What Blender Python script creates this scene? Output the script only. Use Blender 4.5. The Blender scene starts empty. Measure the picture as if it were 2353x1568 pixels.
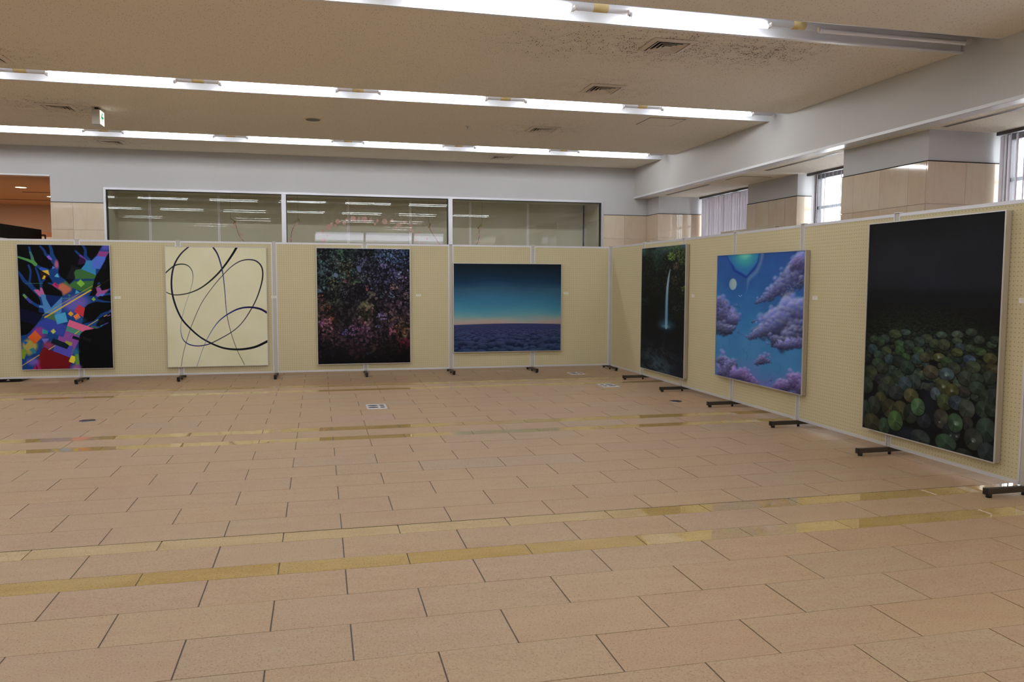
import bpy, bmesh, math, random
import numpy as np
from mathutils import Vector, Matrix

C = bpy.context.scene.collection
SC = bpy.context.scene

# ------------------------------------------------------------------ camera, world, exposure
HC = 1.335785
cam_d = bpy.data.cameras.new('camera')
cam_d.sensor_fit = 'HORIZONTAL'; cam_d.sensor_width = 36.0; cam_d.lens = 28.0254
cam_d.clip_start = 0.05; cam_d.clip_end = 300
cam = bpy.data.objects.new('camera', cam_d); C.objects.link(cam)
r_ = (0.9719561, -0.2351438, 0.0029523); u_ = (0.0147890, 0.0736493, 0.9971745); w_ = (0.2346969, 0.9691662, -0.0750614)
cam.matrix_world = Matrix(((r_[0], u_[0], -w_[0], 0), (r_[1], u_[1], -w_[1], 0), (r_[2], u_[2], -w_[2], HC), (0, 0, 0, 1)))
SC.camera = cam
SC.view_settings.view_transform = 'Standard'; SC.view_settings.look = 'None'
SC.view_settings.gamma = 1.0; SC.view_settings.use_curve_mapping = False
SC.view_settings.exposure = -0.07
SC.cycles.max_bounces = 8; SC.cycles.diffuse_bounces = 4; SC.cycles.glossy_bounces = 4
SC.cycles.use_adaptive_sampling = True; SC.cycles.adaptive_threshold = 0.06
SC.cycles.transparent_max_bounces = 16; SC.cycles.use_denoising = True
SC.cycles.sample_clamp_indirect = 6.0
world = bpy.data.worlds.new('sky'); SC.world = world; world.use_nodes = True
bg = world.node_tree.nodes['Background']
bg.inputs[0].default_value = (0.84, 0.90, 1.0, 1); bg.inputs[1].default_value = 8.5
TUBE = 56.0         # strength of the lit fluorescent tubes

# ------------------------------------------------------------------ material helpers
def lin(c):
    return tuple(((v / 12.92) if v <= 0.04045 else ((v + 0.055) / 1.055) ** 2.4) for v in c)
def rgb(r, g, b): return lin((r / 255, g / 255, b / 255)) + (1.0,)

def mat(name, col=(0.8, 0.8, 0.8, 1), rough=0.5, metal=0.0, spec=0.5, emit=None, estr=0.0, coat=0.0):
    m = bpy.data.materials.new(name); m.use_nodes = True
    b = m.node_tree.nodes['Principled BSDF']
    b.inputs['Base Color'].default_value = col; b.inputs['Roughness'].default_value = rough
    b.inputs['Metallic'].default_value = metal; b.inputs['Specular IOR Level'].default_value = spec
    b.inputs['Coat Weight'].default_value = coat
    if emit: b.inputs['Emission Color'].default_value = emit; b.inputs['Emission Strength'].default_value = estr
    return m
class NT:
    def __init__(s, m): s.m = m; s.t = m.node_tree; s.b = s.t.nodes['Principled BSDF']
    def n(s, typ, **kw):
        x = s.t.nodes.new(typ)
        for k, v in kw.items():
            if k in x.inputs.keys(): x.inputs[k].default_value = v
            else: setattr(x, k, v)
        return x
    def l(s, a, b): s.t.links.new(a, b)
    def ramp(s, fac, stops, interp='LINEAR'):
        x = s.t.nodes.new('ShaderNodeValToRGB'); cr = x.color_ramp; cr.interpolation = interp
        while len(cr.elements) > 1: cr.elements.remove(cr.elements[0])
        cr.elements[0].position = stops[0][0]; cr.elements[0].color = stops[0][1]
        for p, c in stops[1:]:
            e = cr.elements.new(p); e.color = c
        s.l(fac, x.inputs[0]); return x.outputs[0]
    def math(s, op, a, b=None, c=None):
        x = s.t.nodes.new('ShaderNodeMath'); x.operation = op
        for i, v in enumerate((a, b, c)):
            if v is None: continue
            if isinstance(v, (int, float)): x.inputs[i].default_value = v
            else: s.l(v, x.inputs[i])
        return x.outputs[0]
    def mix(s, fac, a, b, mode='MIX'):
        x = s.t.nodes.new('ShaderNodeMix'); x.data_type = 'RGBA'; x.blend_type = mode
        for i, v in ((0, fac), (6, a), (7, b)):
            if isinstance(v, (int, float)): x.inputs[i].default_value = v
            elif isinstance(v, tuple): x.inputs[i].default_value = v
            else: s.l(v, x.inputs[i])
        return x.outputs[2]
    def bump(s, h, strength=0.2, dist=0.01):
        x = s.t.nodes.new('ShaderNodeBump'); x.inputs['Strength'].default_value = strength; x.inputs['Distance'].default_value = dist
        s.l(h, x.inputs['Height']); s.l(x.outputs[0], s.b.inputs['Normal'])
    def pos(s):
        return s.t.nodes.new('ShaderNodeNewGeometry').outputs['Position']

W1 = (1, 1, 1, 1); K0 = (0, 0, 0, 1)
# painted walls
m_wall = mat('matte_white_wall_paint', rgb(200, 199, 200), 0.75, spec=0.3)
n = NT(m_wall); nz = n.n('ShaderNodeTexNoise', Scale=160.0, Detail=2.0); n.l(n.pos(), nz.inputs['Vector']); n.bump(nz.outputs[0], 0.06, 0.002)
m_beam = mat('white_bulkhead_paint', rgb(208, 205, 202), 0.7, spec=0.3)
m_trough = mat('white_enamel_trough', rgb(235, 235, 238), 0.35)
m_dark = mat('dark_gap', rgb(40, 36, 32), 0.8)
# ceiling : mineral fibre board with worm holes
VENTS = [(3.0, 6.65, 1.0), (3.0, 8.27, 0.45), (3.0, 10.64, 0.55), (3.0, 13.17, 0.3), (-3.0, 8.5, 0.6), (-3.0, 10.74, 0.75), (-3.0, 13.2, 0.5)]
m_ceil = mat('mineral_fibre_ceiling', rgb(214, 202, 186), 0.9, spec=0.2)
n = NT(m_ceil); P = n.pos()
mp = n.n('ShaderNodeMapping'); n.l(P, mp.inputs[0]); mp.inputs['Scale'].default_value = (1.0, 0.45, 1.0); mp.inputs['Rotation'].default_value = (0, 0, 0.5)
vo = n.n('ShaderNodeTexVoronoi', Scale=62.0, Randomness=1.0); n.l(mp.outputs[0], vo.inputs['Vector'])
wn = n.n('ShaderNodeTexNoise', Scale=9.0, Detail=3.0); n.l(P, wn.inputs['Vector'])
cid = n.n('ShaderNodeSeparateColor'); n.l(vo.outputs['Color'], cid.inputs[0])
base_specks = n.math('MULTIPLY', n.math('LESS_THAN', vo.outputs['Distance'], 0.20), n.math('LESS_THAN', cid.outputs[0], 0.75))
sep = n.n('ShaderNodeSeparateXYZ'); n.l(P, sep.inputs[0])
dirt = None
for vx, vy, k in VENTS + [(3.85, 6.62, 1.0), (2.2, 6.75, 0.7)]:
    dx = n.math('MULTIPLY', n.math('ABSOLUTE', n.math('SUBTRACT', sep.outputs[0], vx)), 0.85)
    dy = n.math('ABSOLUTE', n.math('SUBTRACT', sep.outputs[1], vy))
    d2 = n.math('ADD', n.math('MULTIPLY', dx, dx), n.math('MULTIPLY', dy, dy))
    g = n.math('MULTIPLY', n.math('POWER', 2.718, n.math('MULTIPLY', d2, -3.0)), k)
    dirt = g if dirt is None else n.math('MAXIMUM', dirt, g)
dirt = n.math('MULTIPLY', dirt, n.ramp(wn.outputs[0], [(0.25, K0), (0.65, W1)]))
thr = n.math('ADD', 0.19, n.math('MULTIPLY', dirt, 0.20))
big = n.math('MULTIPLY', n.math('LESS_THAN', vo.outputs['Distance'], thr), n.math('LESS_THAN', cid.outputs[0], n.math('ADD', 0.10, n.math('MULTIPLY', dirt, 1.0))))
c1 = n.mix(n.math('MULTIPLY', base_specks, 0.55), rgb(241, 233, 219), rgb(124, 110, 90))
c2 = n.mix(n.math('MULTIPLY', big, n.math('MINIMUM', n.math('MULTIPLY', dirt, 3.0), 0.9)), c1, rgb(38, 32, 22))
c3 = n.mix(n.math('MULTIPLY', dirt, 0.30), c2, rgb(110, 94, 70))
n.l(c3, n.b.inputs['Base Color'])
n.bump(n.math('SUBTRACT', 1.0, base_specks), 0.4, 0.004)
# floor stone tiles
def stone(name, stops, rough, spots, spotcol, rlo, rhi):
    m = mat(name, W1, rough); n = NT(m)
    g = n.n('ShaderNodeNewGeometry'); oi = n.n('ShaderNodeObjectInfo')
    rnd = n.math('FRACT', n.math('ADD', g.outputs['Random Per Island'], n.math('MULTIPLY', oi.outputs['Random'], 7.31)))
    off = n.n('ShaderNodeCombineXYZ'); n.l(n.math('MULTIPLY', rnd, 37.0), off.inputs[2]); n.l(n.math('MULTIPLY', rnd, 91.0), off.inputs[0])
    va = n.n('ShaderNodeVectorMath', operation='ADD'); n.l(g.outputs['Position'], va.inputs[0]); n.l(off.outputs[0], va.inputs[1])
    mp = n.n('ShaderNodeMapping'); n.l(va.outputs[0], mp.inputs[0]); mp.inputs['Rotation'].default_value = (0, 0, 0.25); mp.inputs['Scale'].default_value = (1.4, 5.0, 1.0)
    no = n.n('ShaderNodeTexNoise', Scale=2.2, Detail=4.0, Roughness=0.6); n.l(mp.outputs[0], no.inputs['Vector'])
    base = n.ramp(rnd, stops, 'LINEAR')
    vein = n.ramp(no.outputs[0], [(0.35, K0), (0.72, W1)])
    c = n.mix(n.math('MULTIPLY', vein, 0.42), base, spots[0])
    no2 = n.n('ShaderNodeTexNoise', Scale=130.0, Detail=3.0, Roughness=0.7); n.l(va.outputs[0], no2.inputs['Vector'])
    c = n.mix(n.math('MULTIPLY', n.ramp(no2.outputs[0], [(0.32, W1), (0.46, K0)]), 0.70), c, spotcol)
    c = n.mix(n.math('MULTIPLY', n.ramp(no2.outputs[0], [(0.55, K0), (0.70, W1)]), 0.45), c, spots[1])
    vo = n.n('ShaderNodeTexVoronoi', Scale=75.0); n.l(va.outputs[0], vo.inputs['Vector'])
    cs = n.n('ShaderNodeSeparateColor'); n.l(vo.outputs['Color'], cs.inputs[0])
    pit = n.math('MULTIPLY', n.math('LESS_THAN', vo.outputs['Distance'], 0.16), n.math('LESS_THAN', cs.outputs[0], n.math('MULTIPLY', n.math('ADD', rnd, 0.45), 0.45)))
    c = n.mix(n.math('MULTIPLY', pit, 0.8), c, rgb(120, 70, 48))
    n.l(c, n.b.inputs['Base Color'])
    n.l(n.math('ADD', rlo, n.math('MULTIPLY', no2.outputs[0], rhi - rlo)), n.b.inputs['Roughness'])
    return m
m_pink = stone('honed_pink_stone', [(0.0, rgb(182, 156, 123)), (0.3, rgb(179, 152, 124)), (0.5, rgb(183, 154, 120)), (0.7, rgb(178, 155, 125)), (0.85, rgb(181, 151, 118)), (0.95, rgb(175, 155, 128)), (1.0, rgb(181, 155, 132))],
               0.6, (rgb(172, 136, 107), rgb(195, 179, 155)), rgb(141, 111, 86), 0.50, 0.62)
m_yell = stone('polished_yellow_stone', [(0.0, rgb(200, 170, 108)), (0.5, rgb(208, 182, 126)), (1.0, rgb(196, 166, 104))],
               0.06, (rgb(180, 140, 76), rgb(228, 206, 150)), rgb(150, 116, 62), 0.004, 0.01)
m_yell.node_tree.nodes['Principled BSDF'].inputs['IOR'].default_value = 2.0
m_joint = mat('grey_mortar_joint', rgb(112, 106, 98), 0.85)
# marble dado
m_marb = mat('beige_marble', W1, 0.05); n = NT(m_marb)
g = n.n('ShaderNodeNewGeometry'); oi = n.n('ShaderNodeObjectInfo')
off = n.n('ShaderNodeCombineXYZ'); n.l(n.math('MULTIPLY', oi.outputs['Random'], 41.0), off.inputs[0]); n.l(n.math('MULTIPLY', oi.outputs['Random'], 23.0), off.inputs[1])
va = n.n('ShaderNodeVectorMath', operation='ADD'); n.l(g.outputs['Position'], va.inputs[0]); n.l(off.outputs[0], va.inputs[1])
mp = n.n('ShaderNodeMapping'); n.l(va.outputs[0], mp.inputs[0]); mp.inputs['Scale'].default_value = (5, 5, 0.7)
no = n.n('ShaderNodeTexNoise', Scale=1.1, Detail=5.0, Distortion=0.3); n.l(mp.outputs[0], no.inputs['Vector'])
vein = n.ramp(no.outputs[0], [(0.47, K0), (0.5, W1), (0.53, K0)])
tone = n.ramp(oi.outputs['Random'], [(0.0, rgb(218, 204, 182)), (0.5, rgb(212, 195, 173)), (1.0, rgb(206, 186, 163))])
c = n.mix(n.math('MULTIPLY', vein, 0.14), tone, rgb(176, 140, 112))
no3 = n.n('ShaderNodeTexNoise', Scale=3.0, Detail=3.0); n.l(va.outputs[0], no3.inputs['Vector'])
c = n.mix(n.math('MULTIPLY', n.ramp(no3.outputs[0], [(0.4, K0), (0.7, W1)]), 0.35), c, rgb(200, 174, 142))
n.l(c, n.b.inputs['Base Color'])
# metals and plastics
m_alu = mat('satin_aluminium', rgb(214, 214, 220), 0.32, metal=0.75)
m_aluw = mat('white_aluminium_rail', rgb(222, 222, 228), 0.35, metal=0.25)
m_post = mat('translucent_beige_post_strip', rgb(196, 190, 178), 0.4)
m_foot = mat('dark_brown_steel', rgb(66, 58, 50), 0.45, metal=0.2)
m_black = mat('black_plastic', rgb(14, 13, 13), 0.4)
m_steel = mat('brushed_steel', rgb(190, 188, 184), 0.22, metal=1.0)
m_vent = mat('cream_vent_metal', rgb(222, 210, 196), 0.45)
m_card = mat('white_card', rgb(236, 234, 226), 0.7)
m_ink = mat('grey_print', rgb(192, 190, 184), 0.8)
m_linen = mat('raw_linen_canvas', rgb(176, 165, 146), 0.9, spec=0.15)
m_white = mat('white_enamel', rgb(232, 232, 236), 0.3)
m_tape = mat('yellowed_tape', rgb(214, 190, 130), 0.5)
m_tube = mat('lit_tube', W1, 0.3, emit=(0.96, 1.0, 1.04, 1), estr=TUBE)
m_tubeoff = mat('unlit_tube_glass', rgb(236, 234, 238), 0.2)
m_blind = mat('grey_fabric_slat', rgb(212, 206, 206), 0.8, spec=0.2)
n = NT(m_blind); tl_ = n.t.nodes.new('ShaderNodeBsdfTranslucent'); tl_.inputs[0].default_value = rgb(206, 202, 208); ms_ = n.t.nodes.new('ShaderNodeMixShader'); ms_.inputs[0].default_value = 0.42
n.l(n.b.outputs[0], ms_.inputs[1]); n.l(tl_.outputs[0], ms_.inputs[2]); n.l(ms_.outputs[0], n.t.nodes['Material Output'].inputs['Surface'])
m_caseback = mat('pale_case_lining', rgb(204, 201, 184), 0.6)
m_strip = mat('white_joint_strip', rgb(246, 246, 252), 0.5)
m_board = mat('pegboard', W1, 0.65, spec=0.3); n = NT(m_board)
tc = n.n('ShaderNodeTexCoord'); sp = n.n('ShaderNodeSeparateXYZ'); n.l(tc.outputs['Object'], sp.inputs[0])
fx = n.math('SUBTRACT', n.math('FRACT', n.math('DIVIDE', n.math('ADD', sp.outputs[0], 10.0), 0.0297)), 0.5)
fz = n.math('SUBTRACT', n.math('FRACT', n.math('DIVIDE', n.math('ADD', sp.outputs[2], 0.006), 0.0297)), 0.5)
dd = n.math('SQRT', n.math('ADD', n.math('MULTIPLY', fx, fx), n.math('MULTIPLY', fz, fz)))
hole = n.ramp(dd, [(0.075, W1), (0.115, K0)])
nb = n.n('ShaderNodeTexNoise', Scale=2.0, Detail=3.0); n.l(n.pos(), nb.inputs['Vector'])
basec = n.mix(nb.outputs[0], rgb(213, 203, 165), rgb(206, 195, 157))
n.l(n.mix(hole, basec, rgb(112, 98, 64)), n.b.inputs['Base Color'])
def glassy(name, tint, power, minr):
    m = bpy.data.materials.new(name); m.use_nodes = True; t = m.node_tree
    for x in list(t.nodes): t.nodes.remove(x)
    out = t.nodes.new('ShaderNodeOutputMaterial'); mx = t.nodes.new('ShaderNodeMixShader')
    tr = t.nodes.new('ShaderNodeBsdfTransparent'); tr.inputs[0].default_value = tint
    gl = t.nodes.new('ShaderNodeBsdfGlossy'); gl.inputs['Roughness'].default_value = 0.0; gl.inputs[0].default_value = (1, 1, 1, 1)
    fr = t.nodes.new('ShaderNodeFresnel'); ge = t.nodes.new('ShaderNodeNewGeometry'); mi = t.nodes.new('ShaderNodeMapRange')
    mi.inputs[3].default_value = power; mi.inputs[4].default_value = 1.0 / power     # same reflectance from both sides of the thin pane
    t.links.new(ge.outputs['Backfacing'], mi.inputs[0]); t.links.new(mi.outputs[0], fr.inputs[0])
    t.links.new(fr.outputs[0], mx.inputs[0]); t.links.new(tr.outputs[0], mx.inputs[1]); t.links.new(gl.outputs[0], mx.inputs[2])
    t.links.new(mx.outputs[0], out.inputs[0]); return m
m_glass = glassy('clear_pane_glass', (0.95, 0.95, 0.925, 1), 1.5, 0)

# ------------------------------------------------------------------ mesh helpers
class MB:
    def __init__(s): s.bm = bmesh.new()
    def box(s, x0, x1, y0, y1, z0, z1):
        v = [s.bm.verts.new((x, y, z)) for x in (x0, x1) for y in (y0, y1) for z in (z0, z1)]
        for f in ((0, 1, 3, 2), (4, 6, 7, 5), (0, 4, 5, 1), (2, 3, 7, 6), (0, 2, 6, 4), (1, 5, 7, 3)): s.bm.faces.new([v[i] for i in f])
        return s
    def cyl(s, p0, p1, r, seg=12, r2=None, cap=True):
        p0 = Vector(p0); p1 = Vector(p1); d = (p1 - p0).normalized(); r2 = r if r2 is None else r2
        a = d.orthogonal().normalized(); b = d.cross(a)
        A = [s.bm.verts.new(p0 + (a * math.cos(t) + b * math.sin(t)) * r) for t in [2 * math.pi * i / seg for i in range(seg)]]
        B = [s.bm.verts.new(p1 + (a * math.cos(t) + b * math.sin(t)) * r2) for t in [2 * math.pi * i / seg for i in range(seg)]]
        for i in range(seg):
            f = s.bm.faces.new((A[i], A[(i + 1) % seg], B[(i + 1) % seg], B[i])); f.smooth = True
        if cap: s.bm.faces.new(A[::-1]); s.bm.faces.new(B)
        return s
    def poly(s, pts, thick=None):
        """closed outline (3D points) extruded by vector thick"""
        v = [s.bm.verts.new(p) for p in pts]; s.bm.faces.new(v)
        if thick is not None:
            w = [s.bm.verts.new(Vector(p) + Vector(thick)) for p in pts]; s.bm.faces.new(w[::-1])
            for i in range(len(v)): s.bm.faces.new((v[i], w[i], w[(i + 1) % len(v)], v[(i + 1) % len(v)]))
        return s
    def sphere(s, c, r, seg=8, squash=(1, 1, 1)):
        m = Matrix.Translation(c) @ Matrix.Diagonal((squash[0] * r, squash[1] * r, squash[2] * r, 1))
        bmesh.ops.create_uvsphere(s.bm, u_segments=seg, v_segments=max(4, seg // 2), radius=1, matrix=m); return s
    def torus(s, c, R, r, axis='z', seg=24, ss=6):
        vs = []
        for i in range(seg):
            a = 2 * math.pi * i / seg; row = []
            for j in range(ss):
                b = 2 * math.pi * j / ss
                q = Vector(((R + r * math.cos(b)) * math.cos(a), (R + r * math.cos(b)) * math.sin(a), r * math.sin(b)))
                row.append(s.bm.verts.new(Vector(c) + q))
            vs.append(row)
        for i in range(seg):
            for j in range(ss):
                f = s.bm.faces.new((vs[i][j], vs[(i + 1) % seg][j], vs[(i + 1) % seg][(j + 1) % ss], vs[i][(j + 1) % ss])); f.smooth = True
        return s
    def build(s, name, m, parent=None, loc=None, bevel=0.0):
        bmesh.ops.recalc_face_normals(s.bm, faces=s.bm.faces)
        me = bpy.data.meshes.new(name); s.bm.to_mesh(me); s.bm.free()
        me.materials.append(m)
        o = bpy.data.objects.new(name, me); C.objects.link(o)
        if parent: o.parent = parent
        if loc: o.location = loc
        if bevel > 0:
            b = o.modifiers.new('bevel', 'BEVEL'); b.width = bevel; b.segments = 2; b.limit_method = 'ANGLE'
        return o
def thing(name, label, cat, loc=(0, 0, 0), rz=0, group=None):
    o = bpy.data.objects.new(name, None); C.objects.link(o); o.location = loc; o.rotation_euler = (0, 0, rz)
    o.empty_display_size = 0.1
    o['label'] = label; o['category'] = cat
    if group: o['group'] = group
    return o
def tag(o, label, cat, group=None):
    o['label'] = label; o['category'] = cat
    if group: o['group'] = group
    return o
def struct(mb, name, m, label=None, cat=None):
    o = mb.build(name, m); o['kind'] = 'structure'
    if label: o['label'] = label
    if cat: o['category'] = cat
    return o
def inst(src, name, parent=None, loc=(0, 0, 0), rot=(0, 0, 0), scale=(1, 1, 1)):
    o = src.copy(); o.name = name; C.objects.link(o); o.parent = parent
    o.location = loc; o.rotation_euler = rot; o.scale = scale; return o

# ------------------------------------------------------------------ key dimensions
YB, XR = 11.44, 4.30             # lines of the two runs of display boards
YW = 13.87                       # back wall
ZC = 3.40                        # ceiling
XBM, ZS = 5.66, 2.853            # bulkhead face and its underside / soffit
XP, XWIN = 5.925, 6.77           # pillar faces, window line
SLOTS = [(5.77, 6.22), (8.91, 9.39), (12.19, 12.71), (2.60, 3.05), (-0.60, -0.15), (-3.80, -3.35)]
XL, YF = -9.0, -6.0              # far left wall, wall behind the camera

# ------------------------------------------------------------------ floor
bounds = [2.19, 2.474, 2.77, 3.08, 3.384, 3.688, 3.842, 4.155, 4.309, 4.595, 4.909, 5.221, 5.532, 5.833, 6.147, 6.452, 6.76, 6.911, 7.211, 7.377,
          7.679, 7.984, 8.301, 8.575, 8.892, 9.183, 9.516, 9.80]
# row kinds between consecutive bounds, nearest first
kinds = ['w'] * 5 + ['y', 'w', 'y'] + ['w'] * 8 + ['y', 'w', 'y'] + ['w'] * 8
yy = 9.80
for k in ['y', 'w', 'y'] + ['w'] * 8 + ['y', 'w', 'y'] + ['w'] * 20:
    yy += 0.155 if k == 'y' else 0.305
    bounds.append(yy); kinds.append(k)
rows = []                        # (y0, y1, kind, parity)
for i, k in enumerate(kinds): rows.append((bounds[i], bounds[i + 1], k, i % 2))
# the row bounded by 2.19..2.474 has parity of i=0 : offset 0 means joints at X0 + n*0.6
near = []
yy = 2.19; i = -1
for k in ['w'] * 3 + (['y', 'w', 'y'] + ['w'] * 8) * 4:
    h = 0.155 if k == 'y' else 0.305
    if yy - h < YF: break
    near.append((yy - h, yy, k, i % 2)); yy -= h; i -= 1
X0 = -1.0991
floor = struct(MB().box(XL - 3, 7.2, YF - 0.2, 19.8, -0.20, -0.004), 'floor', m_joint, 'honed pink stone floor crossed by pairs of polished yellow strips', 'floor')
ej = MB().box(XL, 4.26, 4.3045, 4.3085, -0.003, 0.0008).build('expansion_joint', m_dark, floor)
def tile_mesh(name, m, h):
    mb = MB(); mb.box(-0.297, 0.297, -h / 2 + 0.0015, h / 2 - 0.0015, -0.012, 0.0)
    me = bpy.data.meshes.new(name); bmesh.ops.recalc_face_normals(mb.bm, faces=mb.bm.faces); mb.bm.to_mesh(me); mb.bm.free(); me.materials.append(m); return me
tm_w = tile_mesh('floor_tile', m_pink, 0.305); tm_y = tile_mesh('yellow_floor_tile', m_yell, 0.155)
rw, uw, ww = Vector(r_), Vector(u_), Vector(w_)
def vis(x, y):
    d = Vector((x, y, -HC)); z = d.dot(ww)
    if z < 0.1: return 0
    px = 1176.5 + 1831.8 * d.dot(rw) / z; py = 784 - 1831.8 * d.dot(uw) / z
    if px < -230 or px > 2600 or py > 1660 or py < 0: return 0
    return 1.0 / (z * z)
cand = []
for (y0, y1, k, par) in rows + near:
    if y0 > 14 and k == 'y': pass
    par_off = 0.0 if (par == 0) else 0.3
    n0 = int((XL - X0) / 0.6) - 1
    for q in range(n0, int((7.0 - X0) / 0.6) + 1):
        xc = X0 + par_off + q * 0.6 + 0.3
        if xc > 7.1: continue
        if y1 > 13.8 and not (-9 < xc < -4.0): continue
        s = max(vis(xc, (y0 + y1) / 2), vis(xc - 0.3, y0), vis(xc + 0.3, y1))
        if xc > XR + 0.35 and y0 < 11: s *= 0.0
        cand.append((s * ((y1 - y0) / 0.305), xc, y0, y1, k))
cand.sort(key=lambda t: -t[0])
single = [c for c in cand if c[0] > 0][:300]
sset = set(id(c) for c in single)
rng = random.Random(5)
for c in single:
    s, xc, y0, y1, k = c
    me = tm_y if k == 'y' else tm_w; h0 = 0.155 if k == 'y' else 0.305
    o = bpy.data.objects.new('floor_tile', me); C.objects.link(o); o.parent = floor
    o.location = (xc, (y0 + y1) / 2, rng.uniform(-0.0004, 0.0004)); o.scale = (1, (y1 - y0 - 0.003) / (h0 - 0.003), 1)
for kk, m in (('w', m_pink), ('y', m_yell)):
    mb = MB()
    for c in cand:
        if id(c) in sset or c[4] != kk: continue
        s, xc, y0, y1, k = c
        mb.box(xc - 0.297, xc + 0.297, y0 + 0.0015, y1 - 0.0015, -0.012, 0.0)
    o = mb.build('distant_floor_tiles' if kk == 'w' else 'distant_yellow_tiles', m, floor); o['kind'] = 'stuff'

# ------------------------------------------------------------------ ceiling with slots
mb = MB()
ys = [YF - 0.2]
for a, b in sorted(SLOTS): ys += [a, b]
ys.append(YW + 0.05)
for i in range(0, len(ys), 2): mb.box(XL - 0.2, XBM + 0.02, ys[i], ys[i + 1], ZC, ZC + 0.26)
mb.box(XL - 0.2, 7.3, YF - 0.2, YW + 0.2, ZC + 0.262, ZC + 0.36)
struct(mb, 'ceiling', m_ceil, 'beige mineral fibre ceiling with dark worm holes and long light slots', 'ceiling')
LEV = 1
for j, (a, b) in enumerate(SLOTS):
    mb = MB()
    mb.box(XL, XBM, b - 0.012, b, ZC - 0.004, ZC + 0.255)            # far fascia
    mb.box(XL, XBM, b - 0.045, b, ZC - 0.012, ZC + 0.0)              # lower lip
    mb.box(XL, XBM, a, a + 0.010, ZC - 0.002, ZC + 0.255)
    mb.box(XL, XBM, a, b, ZC + 0.245, ZC + 0.258)
    struct(mb, 'trim_%d' % (j + 1), m_trough, 'white metal light trough recessed in the ceiling', 'ceiling trim')

# light rows : continuous batten, tubes
tube_rows = [(6.00, 0, [(3.0, 1), (1.32, 1), (-0.38, 1), (-2.08, 1), (-3.78, 1), (-5.48, 1), (-7.2, 1), (4.79, 0)]),
             (9.15, 1, [(-2.044, 1), (-0.381, 1), (1.297, 1), (2.976, 1), (4.69, 1), (-3.76, 1), (-5.46, 1), (-7.16, 1)]),
             (12.45, 2, [(-2.055, 1), (-0.379, 1), (1.30, 1), (3.015, 1), (4.72, 1), (-3.78, 1), (-5.48, 1), (-7.18, 1)]),
             (2.82, 3, [(-7.2, 1), (-5.5, 1), (-3.8, 1), (-2.08, 1), (-0.38, 1), (1.32, 1), (3.02, 1), (4.72, 1)]),
             (-0.38, 4, [(-5.5, 1), (-2.08, 1), (1.32, 1), (3.02, 1)]),
             (-3.58, 5, [(-3.8, 1), (3.02, 1)])]
rowname = ['nearest row in view', 'middle row in view', 'farthest row, by the back wall', 'row over the camera', 'row behind the camera', 'rearmost row']
for (yt, j, tubes) in tube_rows:
    t = thing('fluorescent_batten', 'long white fluorescent light batten in the ceiling, %s' % rowname[j], 'light fixture', (0, yt, ZC + 0.015))
    mb = MB(); mb.cyl((XL + 0.05, 0.040, 0.046), (XBM - 0.07, 0.040, 0.046), 0.037, 16)
    mb.build('housing', m_white, t)
    xs = sorted(x for x, _ in tubes)
    mids = [(a + b) / 2 for a, b in zip(xs, xs[1:]) if b - a < 2.0] + [xs[0] - 0.85]
    for xm in mids:
        if j < 4:
            MB().cyl((xm - 0.06, 0.040, 0.046), (xm + 0.06, 0.040, 0.046), 0.0382, 16).build('tape_band', m_tape, t)
    for x, lit in sorted(tubes):
        L = 0.6 if lit else 0.71
        if j == 0: where = 'nearest row'
        elif j == 1: where = 'middle row'
        elif j == 2: where = 'farthest row'
        else: where = ['row over the camera', 'row behind the camera', 'rearmost row'][j - 3]
        rank = sorted(xs, reverse=True).index(x)
        ordn = ['first', 'second', 'third', 'fourth', 'fifth', 'sixth', 'seventh', 'eighth'][rank]
        lab = ('glowing white fluorescent tube, %s from the bulkhead in the %s' % (ordn, where)) if lit else 'unlit white fluorescent tube at the bulkhead end of the nearest row'
        tb = thing('fluorescent_tube', lab, 'light tube', (x, yt, ZC + 0.015), group='fluorescent tubes in the ceiling slots')
        gt = MB().cyl((-L + 0.012, 0.0, 0.0), (L - 0.012, 0.0, 0.0), 0.017, 10, cap=False).build('glass_tube', m_tube if lit else m_tubeoff, tb)
        for sgn in (-1, 1):
            MB().cyl((sgn * (L - 0.012), 0.0, 0.0), (sgn * (L + 0.012), 0.0, 0.0), 0.0175, 12).build('end_cap', m_white, gt)
            MB().box(sgn * (L + 0.013) - 0.006 + (0.006 * sgn), sgn * (L + 0.013) + 0.006 + (0.006 * sgn), -0.014, 0.014, -0.008, 0.03).build('lamp_holder', m_vent, tb, bevel=0.003)

# ------------------------------------------------------------------ bulkhead, soffit, pillars
mb = MB(); mb.box(XBM, XBM + 0.14, YF, YW + 0.02, ZS, ZC + 0.258)
struct(mb, 'trim_7', m_beam, 'deep white bulkhead running along the window side below the ceiling', 'bulkhead')
mb = MB(); mb.box(XBM - 0.010, XBM, YF, YW, ZS - 0.004, ZS + 0.026); mb.box(XBM - 0.006, XBM + 0.14, YF, YW, ZS - 0.004, ZS)  # edging coloured white to imitate the highlight along the lower edge
struct(mb, 'trim_8', m_white, 'thin edging whitened as a painted highlight along the lower edge of the white bulkhead', 'trim')
soff = struct(MB().box(XBM + 0.14, 7.0, YF, YW + 0.02, ZS, ZS + 0.08), 'trim_9', m_ceil, 'low beige ceiling strip over the window bays', 'soffit')
# piers : (x0, x1, y0, y1)
ZD = 2.54
piers = [(XP, 7.05, 13.37, YW + 0.2), (6.58, 7.05, 10.10, 11.44), (XP, 7.05, 6.86, 8.19), (XP, 7.05, 0.9, 2.2), (XP, 7.05, -4.6, -3.2)]
mb = MB()
for x0, x1, y0, y1 in piers: mb.box(x0, x1, y0, y1, -0.01, ZS)
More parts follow.
